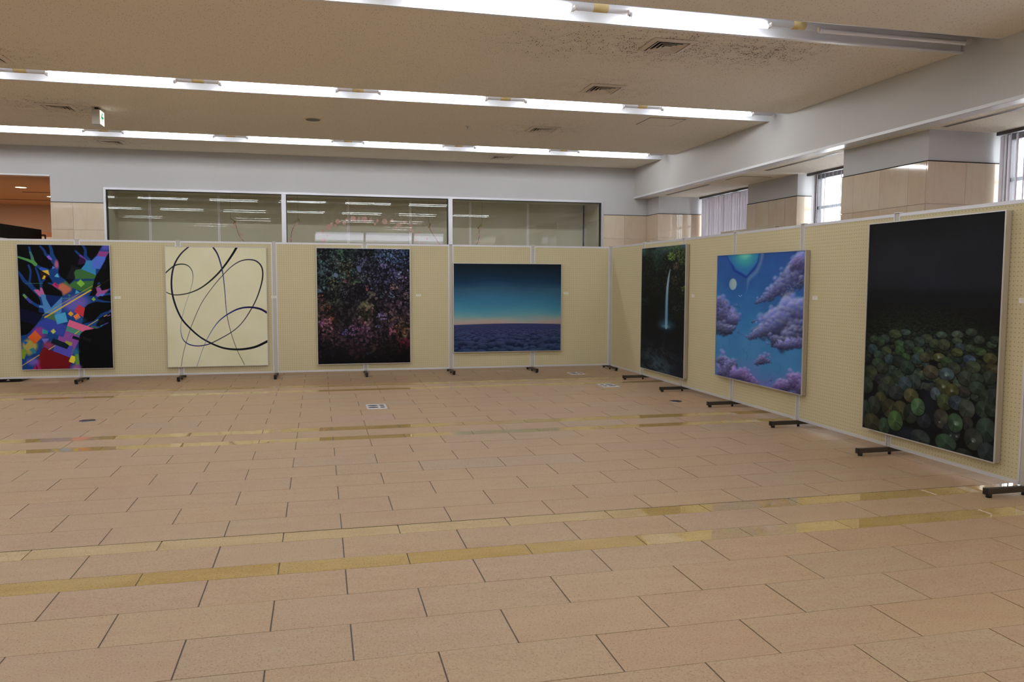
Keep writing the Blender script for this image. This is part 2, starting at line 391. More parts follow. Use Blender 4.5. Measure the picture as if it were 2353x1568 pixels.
# upstand wall below the windows and outer wall strips
for y0, y1 in ((11.44, 13.37), (8.19, 10.10), (2.2, 6.86), (-3.2, 0.9), (YF, -4.6)): mb.box(XWIN + 0.02, 7.05, y0, y1, -0.01, 0.55)
wallR = struct(mb, 'wall_right', m_wall, 'white piers of the window wall with marble cladding below', 'wall')
def slab(parent, x0, x1, y0, y1, z0, z1): return MB().box(x0, x1, y0, y1, z0, z1).build('marble_slab', m_marb, parent)
zrows = [0.02, 0.44, 0.86, 1.28, 1.70, 2.12, 2.54]
def clad_y(parent, xf, ys, t=0.018):      # face looking to -X, joints along Y
    for a, b in zip(ys, ys[1:]):
        for z0, z1 in zip(zrows, zrows[1:]): slab(parent, xf - t, xf, a + 0.0015, b - 0.0015, z0 + 0.0015, z1 - 0.0015)
def clad_x(parent, yf, xs, t=0.018):      # face looking to -Y
    for a, b in zip(xs, xs[1:]):
        for z0, z1 in zip(zrows, zrows[1:]): slab(parent, a + 0.0015, b - 0.0015, yf - t, yf, z0 + 0.0015, z1 - 0.0015)
clad_y(wallR, XP, [6.86, 7.108, 7.537, 7.974, 8.19]); clad_x(wallR, 6.86, [XP - 0.016, 6.364, 6.79])
clad_y(wallR, 6.58, [10.10, 10.375, 10.80, 11.14, 11.44]); clad_x(wallR, 10.10, [6.564, 6.79])
clad_y(wallR, XP, [13.37, YW - 0.02]); clad_x(wallR, 13.37, [XP - 0.016, 6.355, 6.79])
mb = MB()
for x0, y0, y1 in ((XP, 6.86, 8.19), (6.58, 10.10, 11.44), (XP, 13.37, YW)):
    mb.box(x0 - 0.019, x0 - 0.001, y0 - 0.019, y1, ZD + 0.001, ZD + 0.009); mb.box(x0 - 0.018, 6.8, y0 - 0.019, y0 - 0.001, ZD + 0.001, ZD + 0.009)
struct(mb, 'trim_10', m_dark, 'dark shadow joint on top of the pier cladding', 'trim')

# ------------------------------------------------------------------ back wall
XC0, XC1, ZCT = -3.275, 5.057, 2.792      # show window opening
XD, ZDo = -4.034, 2.959                   # doorway
mb = MB(); Y1 = YW + 0.16
mb.box(XD, XC0, YW, Y1, -0.01, ZC + 0.02); mb.box(XC0, XC1, YW, Y1, ZCT, ZC + 0.02); mb.box(XC0, XC1, YW, Y1, -0.01, 0.45)
mb.box(XC1, XP + 0.02, YW, Y1, -0.01, ZC + 0.02); mb.box(-7.2, XD, YW, Y1, ZDo, ZC + 0.02); mb.box(XL - 3.2, -7.2, YW, Y1, -0.01, ZC + 0.02)
wallB = struct(mb, 'wall_back', m_wall, 'white far wall above the boards with a long glazed show window', 'wall')
def dado_back(xs):
    for a, b in zip(xs, xs[1:]):
        for z0, z1 in zip(zrows, zrows[1:]): slab(wallB, a + 0.0015, b - 0.0015, YW - 0.018, YW, z0 + 0.0015, z1 - 0.0015)
dado_back([XD, -3.719, XC0 - 0.0]); dado_back([XC1 + 0.0, 5.475, XP - 0.018])
mb = MB(); mb.box(XD, XC0, YW - 0.019, YW - 0.001, ZD + 0.001, ZD + 0.009); mb.box(XC1, XP - 0.01, YW - 0.019, YW - 0.001, ZD + 0.001, ZD + 0.009)
struct(mb, 'trim_11', m_dark, 'dark shadow joint on top of the marble dado of the far wall', 'trim')
mb = MB(); mb.box(-7.2, XD - 0.001, YW - 0.012, Y1, ZDo - 0.02, ZDo + 0.002)
struct(mb, 'trim_12', m_white, 'white edging over the doorway to the lobby', 'trim')
# glazed show window : frame, mullions, panes and the case behind
fr = MB()
fr.box(XC0, XC1, YW - 0.03, YW + 0.08, ZCT - 0.035, ZCT); fr.box(XC0, XC1, YW - 0.03, YW + 0.08, 0.45, 0.50)
fr.box(XC0, XC0 + 0.035, YW - 0.03, YW + 0.08, 0.50, ZCT - 0.035); fr.box(XC1 - 0.04, XC1, YW - 0.03, YW + 0.08, 0.50, ZCT - 0.035)
win = struct(fr, 'window_1', m_alu, 'long aluminium framed show window in the far wall', 'window')
for xm in (-0.543, 2.245): MB().box(xm - 0.036, xm + 0.036, YW - 0.025, YW + 0.07, 0.50, ZCT - 0.035).build('mullion', m_alu, win)
mb = MB()
for xm in (XC0 + 0.042, 2.245 - 0.043, XC1 - 0.047, -0.543 + 0.041): mb.box(xm - 0.007, xm + 0.007, YW + 0.0, YW + 0.06, 0.5, ZCT - 0.036)
mb.box(XC0 + 0.05, XC1 - 0.05, YW, YW + 0.06, ZCT - 0.043, ZCT - 0.036)
mb.build('black_gasket', m_black, win)
for k, (a, b, sk) in enumerate(((XC0 + 0.05, -0.588, 0.0), (-0.496, 2.194, 0.5), (2.289, XC1 - 0.055, -0.4))):
    for dy, tl in ((0.020, 0.0), (0.034, 1.0)):
        zc = (0.50 + ZCT - 0.043) / 2; hh = (ZCT - 0.043 - 0.50) / 2; hw = (b - a) / 2
        mb = MB(); nxs, nzs = 24, 6; vv = []
        bow = (0.00012 if tl else 0.00006)
        for iz in range(nzs + 1):
            row = []
            for ix in range(nxs + 1):
                sx = -1 + 2 * ix / nxs; sz = -1 + 2 * iz / nzs
                y = bow * ((1 - sx * sx) * (0.5 + 0.5 * sk) + (1 - sz * sz) * 0.6 + 0.25 * math.sin(3 * sx + k * 2.1)) * (1 if tl else -1)
                row.append(mb.bm.verts.new((sx * hw, y + (0.0024 * sz + 0.0007 * sx * sz + 0.0006 * sx if tl else 0), sz * hh)))
            vv.append(row)
        for iz in range(nzs):
            for ix in range(nxs):
                f = mb.bm.faces.new((vv[iz][ix], vv[iz][ix + 1], vv[iz + 1][ix + 1], vv[iz + 1][ix])); f.smooth = True
        o = mb.build('glass_pane', m_glass, win, ((a + b) / 2, YW + dy, zc))
YCB = 14.76
mb = MB(); mb.box(XC0, XC1, YCB, YCB + 0.05, 0.45, 2.9)
mb.box(XC0 - 0.05, XC0 + 0.002, Y1 - 0.07, YCB + 0.05, 0.45, 2.9); mb.box(XC1 - 0.06, XC1, Y1 - 0.07, YCB + 0.05, 0.45, 2.9)
mb.box(XC0, XC1, Y1 - 0.07, YCB + 0.05, ZCT + 0.0, ZCT + 0.05); mb.box(XC0, XC1, Y1 - 0.07, YCB + 0.05, 0.40, 0.45)
case = struct(mb, 'wall_case', m_caseback, 'pale lined display case behind the show window', 'display case')
for xj in (-2.774, -1.665, -0.555, 0.534, 1.652, 2.764, 3.874):
    for dx in (-0.011, 0.011): MB().box(xj + dx - 0.0085, xj + dx + 0.0085, YCB - 0.008, YCB, 0.45, ZCT).build('panel_joint', m_strip, case)
MB().box(4.975, 4.992, YCB - 0.02, YCB, 0.45, ZCT).build('corner_joint', m_black, case)
# blossom branches hanging in the case and pink paper petals
m_twig = mat('brown_twig', rgb(92, 66, 34), 0.7); m_pet = mat('pink_blossom', rgb(222, 178, 176), 0.6); m_leaf = mat('olive_leaf', rgb(120, 120, 40), 0.6)
m_paper = mat('translucent_pink_paper', rgb(214, 172, 166), 0.7)
def branch(x0, z0, x1, z1, seed, lab):
    rg = random.Random(seed); t = thing('blossom_branch', lab, 'branch', (x0, 14.30, z0), group='hanging blossom branches in the show window')
    pts = []; N = 9
    for i in range(N + 1):
        f = i / N; pts.append(Vector(((x1 - x0) * f + 0.03 * math.sin(5 * f + seed) * (f > 0), rg.uniform(-0.02, 0.02), (z1 - z0) * f)))
    mb = MB()
    mb.cyl((0, 0, ZCT - z0 - 0.002), (0, 0, 0), 0.0015, 5)
    for a, b in zip(pts, pts[1:]): mb.cyl(a, b, 0.004, 6, 0.0035)
    stem_ = mb.build('stem', m_twig, t)
    mb = MB()
    for i in range(2, N + 1):
        for q in range(2):
            c = pts[i] + Vector((rg.uniform(-0.05, 0.05), rg.uniform(-0.03, 0.03), rg.uniform(-0.04, 0.04)))
            for p in range(5):
                a = 2 * math.pi * p / 5 + rg.random()
                mb.sphere(c + Vector((0.012 * math.cos(a), 0, 0.012 * math.sin(a))), 0.0075, 6, (1, 0.5, 1))
    o = mb.build('blossoms', m_pet, stem_); o['kind'] = 'stuff'
    mb = MB(); mb.sphere(pts[1] + Vector((0.02, -0.01, 0)), 0.022, 6, (0.7, 0.3, 1.4)); mb.sphere(pts[2] + Vector((-0.02, -0.01, 0)), 0.018, 6, (0.7, 0.3, 1.4))
    mb.build('leaves', m_leaf, stem_)
branch(-1.43, 2.38, -1.20, 1.98, 1, 'pink blossom branch in the show window, behind the leftmost glass pane')
branch(-0.33, 2.42, -0.47, 1.96, 2, 'pink blossom branch just right of the first aluminium mullion')
branch(1.93, 2.39, 2.10, 1.96, 3, 'pink blossom branch just left of the second aluminium mullion')
branch(2.90, 2.39, 2.77, 1.96, 4, 'pink blossom branch behind the rightmost glass pane')
petals = [(0.091, 2.035, .04), (0.085, 2.184, .03), (0.03, 2.13, .018), (0.16, 2.12, .016), (0.182, 2.261, .05), (0.234, 2.314, .028), (0.34, 2.36, .045), (0.30, 2.29, .025), (0.50, 2.40, .03), (0.606, 2.412, .05), (0.70, 2.42, .03),
          (0.80, 2.41, .055), (0.906, 2.403, .032), (1.026, 2.39, .028), (1.15, 2.38, .05), (1.28, 2.40, .028), (1.40, 2.33, .045), (1.50, 2.37, .03), (1.60, 2.31, .025), (1.62, 2.23, .04), (1.76, 2.20, .02), (1.70, 2.06, .03), (1.80, 2.01, .028), (1.90, 2.09, .022),
          (0.45, 2.34, .035), (1.34, 2.27, .03), (0.98, 2.33, .022), (1.71, 2.14, .03), (1.45, 2.28, .02)]
def ordw(k):
    a = ['first', 'second', 'third', 'fourth', 'fifth', 'sixth', 'seventh', 'eighth', 'ninth', 'tenth', 'eleventh', 'twelfth', 'thirteenth', 'fourteenth', 'fifteenth', 'sixteenth', 'seventeenth', 'eighteenth', 'nineteenth']
    return a[k] if k < 19 else ('twentieth' if k == 19 else 'twenty-' + a[k - 20])
rank_ = {j: k for k, j in enumerate(sorted(range(len(petals)), key=lambda j: petals[j][0]))}
for i, (x, z, r) in enumerate(petals):
    mb = MB(); N = 14; rg = random.Random(i)
    mb.poly([(r * math.cos(2 * math.pi * k / N) * (1 + 0.06 * math.sin(3 * k)), 0, r * math.sin(2 * math.pi * k / N)) for k in range(N)], (0, 0.003, 0))
    mb.cyl((0, 0.0015, r * 0.98), (0, 0.0015, ZCT - z - 0.003), 0.0006, 4)
    o = mb.build('paper_petal', m_paper, None, (x, 14.32 + 0.01 * (i % 3), z)); o.rotation_euler = (0.1 * rg.uniform(-1, 1), 0, rg.uniform(-0.5, 0.5))
    o.rotation_euler[0] = 0
    tag(o, '%s round pink paper disc, %s in the show window arc' % ('large' if r > .042 else ('small' if r < .026 else 'middling'),
        'leftmost' if rank_[i] == 0 else ('rightmost' if rank_[i] == len(petals) - 1 else '%s from the left' % ordw(rank_[i]))), 'paper petal', 'pink paper petals hanging in an arc in the show window')

# ------------------------------------------------------------------ lobby beyond the doorway
m_lob = mat('warm_lobby_plaster', rgb(190, 166, 146), 0.7); m_lobc = mat('warm_lobby_ceiling', rgb(206, 176, 146), 0.8)
m_wood = mat('orange_veneer', rgb(206, 132, 84), 0.35); n = NT(m_wood)
nz = n.n('ShaderNodeTexNoise', Scale=3.0, Detail=5.0); mp = n.n('ShaderNodeMapping'); n.l(n.pos(), mp.inputs[0]); mp.inputs['Scale'].default_value = (8, 8, 0.6); n.l(mp.outputs[0], nz.inputs['Vector'])
n.l(n.mix(nz.outputs[0], rgb(200, 146, 106), rgb(176, 120, 82)), n.b.inputs['Base Color'])
struct(MB().box(-9.2, XD + 0.3, Y1, 19.6, 2.955, 3.05), 'trim_13', m_lobc, 'warm lit lobby ceiling seen through the doorway', 'lobby ceiling')
mb = MB(); mb.box(-9.2, -3.7, 19.4, 19.5, 0, 2.955); mb.box(-9.2, -9.1, Y1, 19.4, 0, 2.955); mb.box(-4.03, -3.9, Y1 + 0.0, 19.4, 0, 2.955)
lob = struct(mb, 'wall_lobby', m_lob, 'warm plaster end wall of the lobby beyond the doorway', 'wall')
for a, b in ((-9.0, -7.9), (-7.9, -6.86), (-6.86, -5.86), (-5.86, -4.9), (-4.9, -4.05)):
    MB().box(a + 0.004, b - 0.004, 19.36, 19.4, 0.02, 2.36).build('wood_panel', m_wood, lob)
m_dl = mat('downlight_glow', W1, 0.5, emit=(1.0, 0.74, 0.46, 1), estr=9.0)
for x, y, lab in ((-5.04, 15.74, 'round warm downlight in the lobby ceiling, nearer one'), (-5.02, 17.35, 'round warm downlight in the lobby ceiling, farther one, by the door jamb'), (-6.6, 15.0, 'round warm downlight deep in the lobby, out of view'), (-6.6, 17.6, 'round warm downlight at the lobby end, out of view')):
    t = thing('downlight', lab, 'downlight', (x, y, 2.950))
    MB().cyl((0, 0, -0.004), (0, 0, 0.004), 0.085, 20).build('lamp_disc', m_dl, t)
    MB().torus((0, 0, -0.001), 0.095, 0.008).build('rim', m_white, t)
for x, y in ((-5.04, 15.74), (-5.02, 17.35), (-6.6, 15.0), (-6.6, 17.6)):
    ld = bpy.data.lights.new('downlight_beam', 'AREA'); ld.shape = 'DISK'; ld.size = 0.14; ld.energy = 21; ld.color = (1.0, 0.74, 0.53)
    o = bpy.data.objects.new('downlight_beam', ld); C.objects.link(o); o.location = (x, y, 2.940)
# lobby ceiling air slots
for x0, x1, y in ((-5.3, -4.6, 16.6), (-6.4, -5.3, 18.2)):
    o = MB().box(x0, x1, y, y + 0.03, 2.949, 2.9545).build('ceiling_slot', m_dark); tag(o, 'thin dark air slot in the lobby ceiling, %s one' % ('nearer' if y < 17 else 'farther'), 'air slot')
# black cabinet seen in the doorway
cab = thing('black_cabinet', 'tall black cabinet with a bent side handle standing at the doorway', 'cabinet', (-4.50, 12.72, 0), -0.07)
cbody = MB().box(-0.6, 0.06, 0.0, 1.65, 0.05, 2.14).build('body', mat('matt_black_panel', rgb(20, 17, 15), 0.8, spec=0.1), cab, bevel=0.01)
MB().box(-0.55, 0.02, 0.05, 1.60, 0.0, 0.05).build('plinth', m_black, cab)
MB().box(0.0605, 0.064, 0.15, 1.30, 1.60, 1.935).build('pale_sheet', m_card, cab)
mb = MB(); mb.cyl((0.06, 1.60, 2.05), (0.12, 1.62, 2.05), 0.012, 8); mb.cyl((0.12, 1.62, 2.055), (0.125, 1.64, 1.40), 0.012, 8); mb.cyl((0.06, 1.60, 1.40), (0.125, 1.64, 1.40), 0.012, 8)
mb.build('handle', m_black, cbody)
o = MB().box(-5.93, -5.45, 19.33, 19.355, 1.90, 2.26).build('notice_sheet', m_card); tag(o, 'pale notice sheet fixed to the orange lobby panelling', 'notice')
# low black base on the floor behind the leftmost boards
bs = thing('black_stand_base', 'low black rounded base on the floor behind the leftmost board', 'stand', (-4.0, 11.66, 0))
mb = MB(); N = 8; pts = []
for cx_, cy_, a0 in ((0.13, 0.30, 0), (-0.13, 0.30, 1), (-0.13, 0.0, 2), (0.13, 0.0, 3)):
    for q in range(N + 1):
        a = a0 * math.pi / 2 + q * math.pi / 2 / N; pts.append((cx_ + 0.06 * math.cos(a), cy_ + 0.06 * math.sin(a), 0.004))
mb.poly(pts, (0, 0, 0.065)); mb.build('base_plate', m_black, bs)
MB().cyl((0, 0.15, 0.06), (0, 0.15, 1.5), 0.02, 12).build('pole', m_black, bs)
mb = MB(); mb.poly([(0.015, -0.0612, 0.016), (0.065, -0.0612, 0.016), (0.04, -0.0612, 0.036)], (0, -0.001, 0)); mb.poly([(0.027, -0.0612, 0.041), (0.053, -0.0612, 0.041), (0.04, -0.0612, 0.054)], (0, -0.001, 0))
mb.build('white_mark', m_card, bs)

# ------------------------------------------------------------------ remaining shell
struct(MB().box(XL - 0.2, XL, YF - 0.2, YW, -0.01, ZC + 0.02), 'wall_left', m_wall, 'white wall at the far left side of the hall', 'wall')
mb = MB(); mb.box(XL, 7.05, YF - 0.2, YF, -0.01, 3.0); mb.box(XL, -0.1, YF - 0.2, YF, 3.0, ZC + 0.02); mb.box(5.2, 7.05, YF - 0.2, YF, 3.0, ZC + 0.02); mb.box(-0.1, 5.2, YF - 0.2, YF, 3.33, ZC + 0.02)
for x in (1.9, 3.9): mb.box(x - 0.04, x + 0.04, YF - 0.2, YF, 3.0, 3.33)
wf = struct(mb, 'wall_front', m_wall, 'white wall behind the camera with a high strip window', 'wall')
MB().box(-0.1, 5.2, YF - 0.11, YF - 0.10, 3.0, 3.33).build('dimming_pane', glassy('dimming_pane_glass', (0.84, 0.82, 0.86, 1), 1.5, 0), wf)  # tinted pane added to dim the sky seen through the strip window

# ------------------------------------------------------------------ windows in the bays
m_frame = mat('dark_window_frame', rgb(96, 94, 98), 0.4, metal=0.4); m_framel = mat('grey_window_frame', rgb(176, 184, 196), 0.35, metal=0.4)
bays = [(11.44, 13.37, [11.9, 12.4, 12.9]), (8.19, 10.10, [8.7, 9.42]), (2.2, 6.86, [3.2, 4.3, 5.4, 6.35]), (-3.2, 0.9, [-1.2])]
for i, (y0, y1, muls) in enumerate(bays):
    mb = MB()
    mb.box(XWIN + 0.10, XWIN + 0.17, y0, y1, ZS - 0.07, ZS); mb.box(XWIN + 0.10, XWIN + 0.17, y0, y1, 0.55, 0.62)
    mb.box(XWIN + 0.10, XWIN + 0.17, y0, y0 + 0.05, 0.62, ZS - 0.07); mb.box(XWIN + 0.10, XWIN + 0.17, y1 - 0.05, y1, 0.62, ZS - 0.07)
    w = struct(mb, 'window_%d' % (i + 2), m_frame, 'tall window in a bay of the window wall', 'window')
    for ym in muls:
        MB().box(XWIN + 0.09, XWIN + 0.17, ym - 0.03, ym + 0.03, 0.62, ZS - 0.07).build('mullion', m_frame, w)
    MB().box(XWIN + 0.11, XWIN + 0.16, y0 + 0.05, y1 - 0.05, 2.36, 2.40).build('transom', m_framel, w)
    mb = MB(); mb.box(XWIN + 0.13, XWIN + 0.136, y0 + 0.05, y1 - 0.05, 0.62, ZS - 0.07); mb.build('glass_pane', m_glass, w)
# vertical blinds
def blind(y0, y1, xs, angf, lab, gaps=()):
    t = thing('vertical_blind', lab, 'blind', (xs, y0, 0))
    MB().box(-0.02, 0.02, 0.01, y1 - y0 - 0.01, ZS - 0.035, ZS - 0.001).build('track', m_frame, t)
    sl = MB(); sl.box(-0.0012, 0.0012, -0.05, 0.05, 0.50, ZS - 0.045)
    src = None; y = 0.06; k = 0
    while y < y1 - y0 - 0.05:
        a = angf(k, y)
        if a is not None:
            if src is None: o = src = sl.build('slat', m_blind, t)
            else: o = inst(src, 'slat', t)
            o.location = (0, y, 0); o.rotation_euler = (0, 0, a)
        y += 0.088; k += 1
rb = random.Random(3)
blind(11.46, 13.35, 6.72, lambda k, y: (0.30 + rb.uniform(-0.28, 0.28) if (k < 18 or k == 19) else -0.5), 'closed grey vertical blind in the farthest window bay')
blind(8.21, 10.08, 6.72, lambda k, y: -0.60 + rb.uniform(-0.05, 0.05), 'open grey vertical blind between the two clad piers')
blind(2.22, 6.84, 6.72, lambda k, y: -0.45 + rb.uniform(-0.25, 0.25), 'half open grey vertical blind in the nearest window bay')

# slot diffusers and hatches in the soffit
for y0, y1, lab in ((11.55, 13.12, 'farthest'), (8.32, 9.91, 'middle'), (4.2, 6.71, 'nearest')):
    t = thing('slot_diffuser', 'long twin slot air diffuser in the low ceiling over the window bays, %s one' % lab, 'air diffuser', (5.96, y0, ZS))
    MB().box(-0.032, 0.032, 0, y1 - y0, -0.004, 0.0).build('frame', m_vent, t)
    for dx in (-0.014, 0.014): MB().box(dx - 0.008, dx + 0.008, 0.012, y1 - y0 - 0.012, -0.0055, -0.003).build('slot', m_black, t)
def hatch(x0, x1, y0, y1, z, lab):
    t = thing('access_hatch', lab, 'hatch', ((x0 + x1) / 2, (y0 + y1) / 2, z)); a = (x1 - x0) / 2; b = (y1 - y0) / 2
    MB().box(-a + .008, a - .008, -b + .008, b - .008, -0.004, 0.0).build('cover', m_ceil, t)
    mb = MB(); w = 0.006
    mb.box(-a, a, -b, -b + w, -0.003, 0.0); mb.box(-a, a, b - w, b, -0.003, 0.0); mb.box(-a, -a + w, -b, b, -0.003, 0.0); mb.box(a - w, a, -b, b, -0.003, 0.0)
    mb.build('frame_joint', m_dark, t)
hatch(4.097, 4.585, 9.538, 10.005, ZC, 'square access hatch in the main ceiling near the bulkhead')
hatch(5.933, 6.412, 10.508, 10.982, ZS, 'square access hatch in the low ceiling by the recessed pier')
# ceiling vents
vlab = {(3.0, 6.65): 'nearest to the camera, amid heavy dirt specks', (3.0, 8.27): 'second in the right-hand line', (3.0, 10.64): 'third in the right-hand line, between the two far light rows', (3.0, 13.17): 'at the far wall in the right-hand line',
        (-3.0, 8.5): 'nearest in the left-hand line', (-3.0, 10.74): 'left of the green arrow sign', (-3.0, 13.2): 'at the far wall in the left-hand line'}
for vx, vy, k in VENTS:
    t = thing('ceiling_vent', 'square cream four-way ceiling vent, ' + vlab[(vx, vy)], 'vent', (vx, vy, ZC), group='square four-way ceiling vents')
    a = 0.19
    mb = MB(); mb.box(-a + .02, a - .02, -a + .02, a - .02, -0.003, 0.0); mb.build('back_plate', m_black, t)
    def ring(ro, ri, zo, zi):
        m_ = MB(); co = [(-ro, -ro), (ro, -ro), (ro, ro), (-ro, ro)]; ci = [(-ri, -ri), (ri, -ri), (ri, ri), (-ri, ri)]
        vo_ = [m_.bm.verts.new((x, y, zo)) for x, y in co]; vi_ = [m_.bm.verts.new((x, y, zi)) for x, y in ci]
        vo2 = [m_.bm.verts.new((x, y, zo + 0.003)) for x, y in co]; vi2 = [m_.bm.verts.new((x, y, zi + 0.003)) for x, y in ci]
        for q in range(4):
            m_.bm.faces.new((vo_[q], vo_[(q + 1) % 4], vi_[(q + 1) % 4], vi_[q])); m_.bm.faces.new((vo2[q], vi2[q], vi2[(q + 1) % 4], vo2[(q + 1) % 4]))
            m_.bm.faces.new((vo_[q], vo2[q], vo2[(q + 1) % 4], vo_[(q + 1) % 4])); m_.bm.faces.new((vi_[q], vi_[(q + 1) % 4], vi2[(q + 1) % 4], vi2[q]))
        return m_
    vf = ring(0.20, 0.155, -0.006, -0.016).build('frame', m_vent, t)
    for ro in (0.142, 0.104, 0.066): ring(ro, ro - 0.026, -0.018, -0.005).build('louvre', m_vent, vf)
    MB().box(-0.034, 0.034, -0.034, 0.034, -0.02, -0.014).build('centre_plate', m_vent, vf)
# speaker, sprinkler
t = thing('ceiling_speaker', 'round dark perforated speaker set in the ceiling', 'speaker', (-0.04, 10.73, ZC))
MB().cyl((0, 0, -0.006), (0, 0, 0), 0.105, 28).build('rim', m_vent, t); MB().cyl((0, 0, -0.009), (0, 0, -0.005), 0.09, 28).build('grille', mat('grey_grille', rgb(120, 112, 98), 0.6), t)
t = thing('sprinkler_head', 'small white sprinkler head hanging from the ceiling', 'sprinkler', (1.966, 10.68, ZC))
MB().cyl((0, 0, -0.006), (0, 0, 0), 0.045, 18).build('escutcheon', m_vent, t)
mb = MB(); mb.cyl((0, 0, -0.035), (0, 0, -0.004), 0.008, 8); mb.cyl((0, 0, -0.038), (0, 0, -0.035), 0.022, 12); mb.build('deflector', m_steel, t)
# exit sign
t = thing('exit_sign', 'small lit hanging sign with a green arrow below the ceiling', 'sign', (-2.56, 10.70, ZC))
MB().box(-0.045, 0.045, -0.10, 0.10, -0.205, -0.03).build('housing', mat('grey_sign_casing', rgb(196, 190, 180), 0.35), t, bevel=0.006)
MB().box(-0.02, 0.02, -0.06, 0.06, -0.032, 0.0).build('mount', m_black, t)
lf_ = MB().box(0.0455, 0.048, -0.094, 0.094, -0.198, -0.036).build('lit_face', mat('sign_glow', W1, 0.5, emit=(1.0, 0.98, 0.82, 1), estr=1.1), t)
m_green = mat('green_sign_ink', rgb(0, 150, 100), 0.5, emit=lin((0.05, 0.62, 0.42)) + (1,), estr=0.7)
def YZ(pts, x=0.0485): return [(x, a, b) for a, b in pts]
mb = MB(); mb.poly(YZ([(-0.06, -0.112), (0.0, -0.055), (0.03, -0.055), (-0.012, -0.098), (0.062, -0.098), (0.062, -0.126), (-0.012, -0.126), (0.03, -0.17), (0.0, -0.17)]), (0.001, 0, 0))
mb.build('green_arrow', m_green, lf_)

# ------------------------------------------------------------------ display boards
PW = 1.2233 - 0.052
ZB0, ZB1 = 0.0595, 1.856
def make_panel(name, label, loc, rz):
    t = thing(name, label, 'display board', loc, rz, 'pegboard display boards'); h = PW / 2
    MB().box(-h + 0.006, h - 0.006, -0.012, 0.012, ZB0 + 0.01, ZB1 - 0.01).build('pegboard', m_board, t)
    for z0, z1 in ((ZB0, ZB0 + 0.024), (ZB1 - 0.024, ZB1)): MB().box(-h, h, -0.0145, 0.0145, z0, z1).build('rail', m_aluw, t)
    for x0, x1 in ((-h, -h + 0.012), (h - 0.012, h)): MB().box(x0, x1, -0.014, 0.014, ZB0 + 0.024, ZB1 - 0.024).build('stile', m_aluw, t)
    return t
def make_post(label, loc, rz, corner=False):
    t = thing('board_post', label, 'board stand', loc, rz, 'T-foot posts between the boards')
    pp = MB().box(-0.021, 0.021, -0.0125, 0.0125, 0.058, ZB1 + 0.002).build('post', m_post, t, bevel=0.003)
    for s in (-1, 1): MB().box(s * 0.0235 - 0.0022, s * 0.0235 + 0.0022, -0.0145, 0.0145, 0.06, ZB1 - 0.002).build('edge_strip', m_aluw, pp)
    MB().box(-0.024, 0.024, -0.022, 0.022, ZB1 + 0.002, ZB1 + 0.010).build('cap', m_aluw, pp, bevel=0.002)
    fb = MB().box(-0.016, 0.016, -0.285, 0.285, 0.022, 0.058).build('foot_bar', m_foot, t, bevel=0.002)
    for s in (-1, 1):
        MB().box(-0.0175, 0.0175, s * 0.285 - 0.005 + s * 0.004, s * 0.285 + 0.005 + s * 0.004, 0.019, 0.060).build('end_cap', m_black, fb, bevel=0.002)
    for yy_ in (-0.262, 0.0, 0.262): MB().cyl((0, yy_, 0), (0, yy_, 0.023), 0.018 if yy_ else 0.012, 12).build('glide', m_black, fb)
    return t
XP0 = -3.036; dX = 1.2233
blab = {-1: 'at the left picture edge, left of the black tree painting', 0: 'between the black tree painting and the cream line painting', 1: 'behind the cream line painting', 2: 'between the cream line painting and the dark leaf painting',
        3: 'right of the dark leaf painting', 4: 'behind the left half of the sky and cloud painting', 5: 'in the corner right of the sky and cloud painting'}
for k in range(-2, 6):
    lab = blab.get(k, 'out of view at the far left'); xc = XP0 + dX * (k + 0.5)
    make_panel('display_board', 'cream pegboard display board ' + lab, (xc, YB, 0), 0)
plab = ['behind the black tree painting', 'behind the cream line painting', 'right of the cream line painting', 'behind the dark leaf painting', 'left of the sky and cloud painting', 'behind the sky and cloud painting']
for k in range(-1, 6):
    make_post('board post with T foot ' + (plab[k] if k >= 0 else 'at the far left, out of view'), (XP0 + dX * k, YB, 0), 0)
make_post('board post with T foot in the corner where the two runs of boards meet', (XR, YB - 0.03, 0), 0)
dY = 1.2175; YQ0 = 10.131
rlab = {0: 'beside the corner, left of the waterfall painting', 1: 'behind the waterfall painting', 2: 'between the waterfall and the blue cloud paintings', 3: 'behind the right half of the blue cloud painting',
        4: 'between the blue cloud and the lily pad paintings', 5: 'behind the lily pad painting', 6: 'cut by the right picture edge', 7: 'out of view to the right'}
for k in range(0, 8):
    yc = YQ0 + dY * (0.5 - k); w = PW
    o = make_panel('display_board', 'cream pegboard display board ' + rlab[k], (XR, yc - (0.0 if k else 0.0), 0), -math.pi / 2)
qlab = ['at the left edge of the waterfall painting', 'at the right edge of the waterfall painting', 'behind the blue cloud painting', 'at the right edge of the blue cloud painting', 'behind the lily pad painting', 'at the right picture edge', 'out of view to the right']
for k in range(0, 7): make_post('board post with T foot ' + qlab[k], (XR, YQ0 - dY * k, 0), -math.pi / 2)
# stored panels behind the right run
o = MB().box(5.14, 5.19, 8.32, 9.60, 0.0, 1.985).build('spare_board', m_linen); tag(o, 'pale stored panel showing above the boards left of the clad pier', 'panel')
o = MB().box(5.44, 5.99, 12.46, 12.60, 0.0, 2.03).build('stored_crate', mat('beige_laminate', rgb(206, 194, 176), 0.5)); tag(o, 'beige flat cabinet top showing above the boards near the corner', 'cabinet')
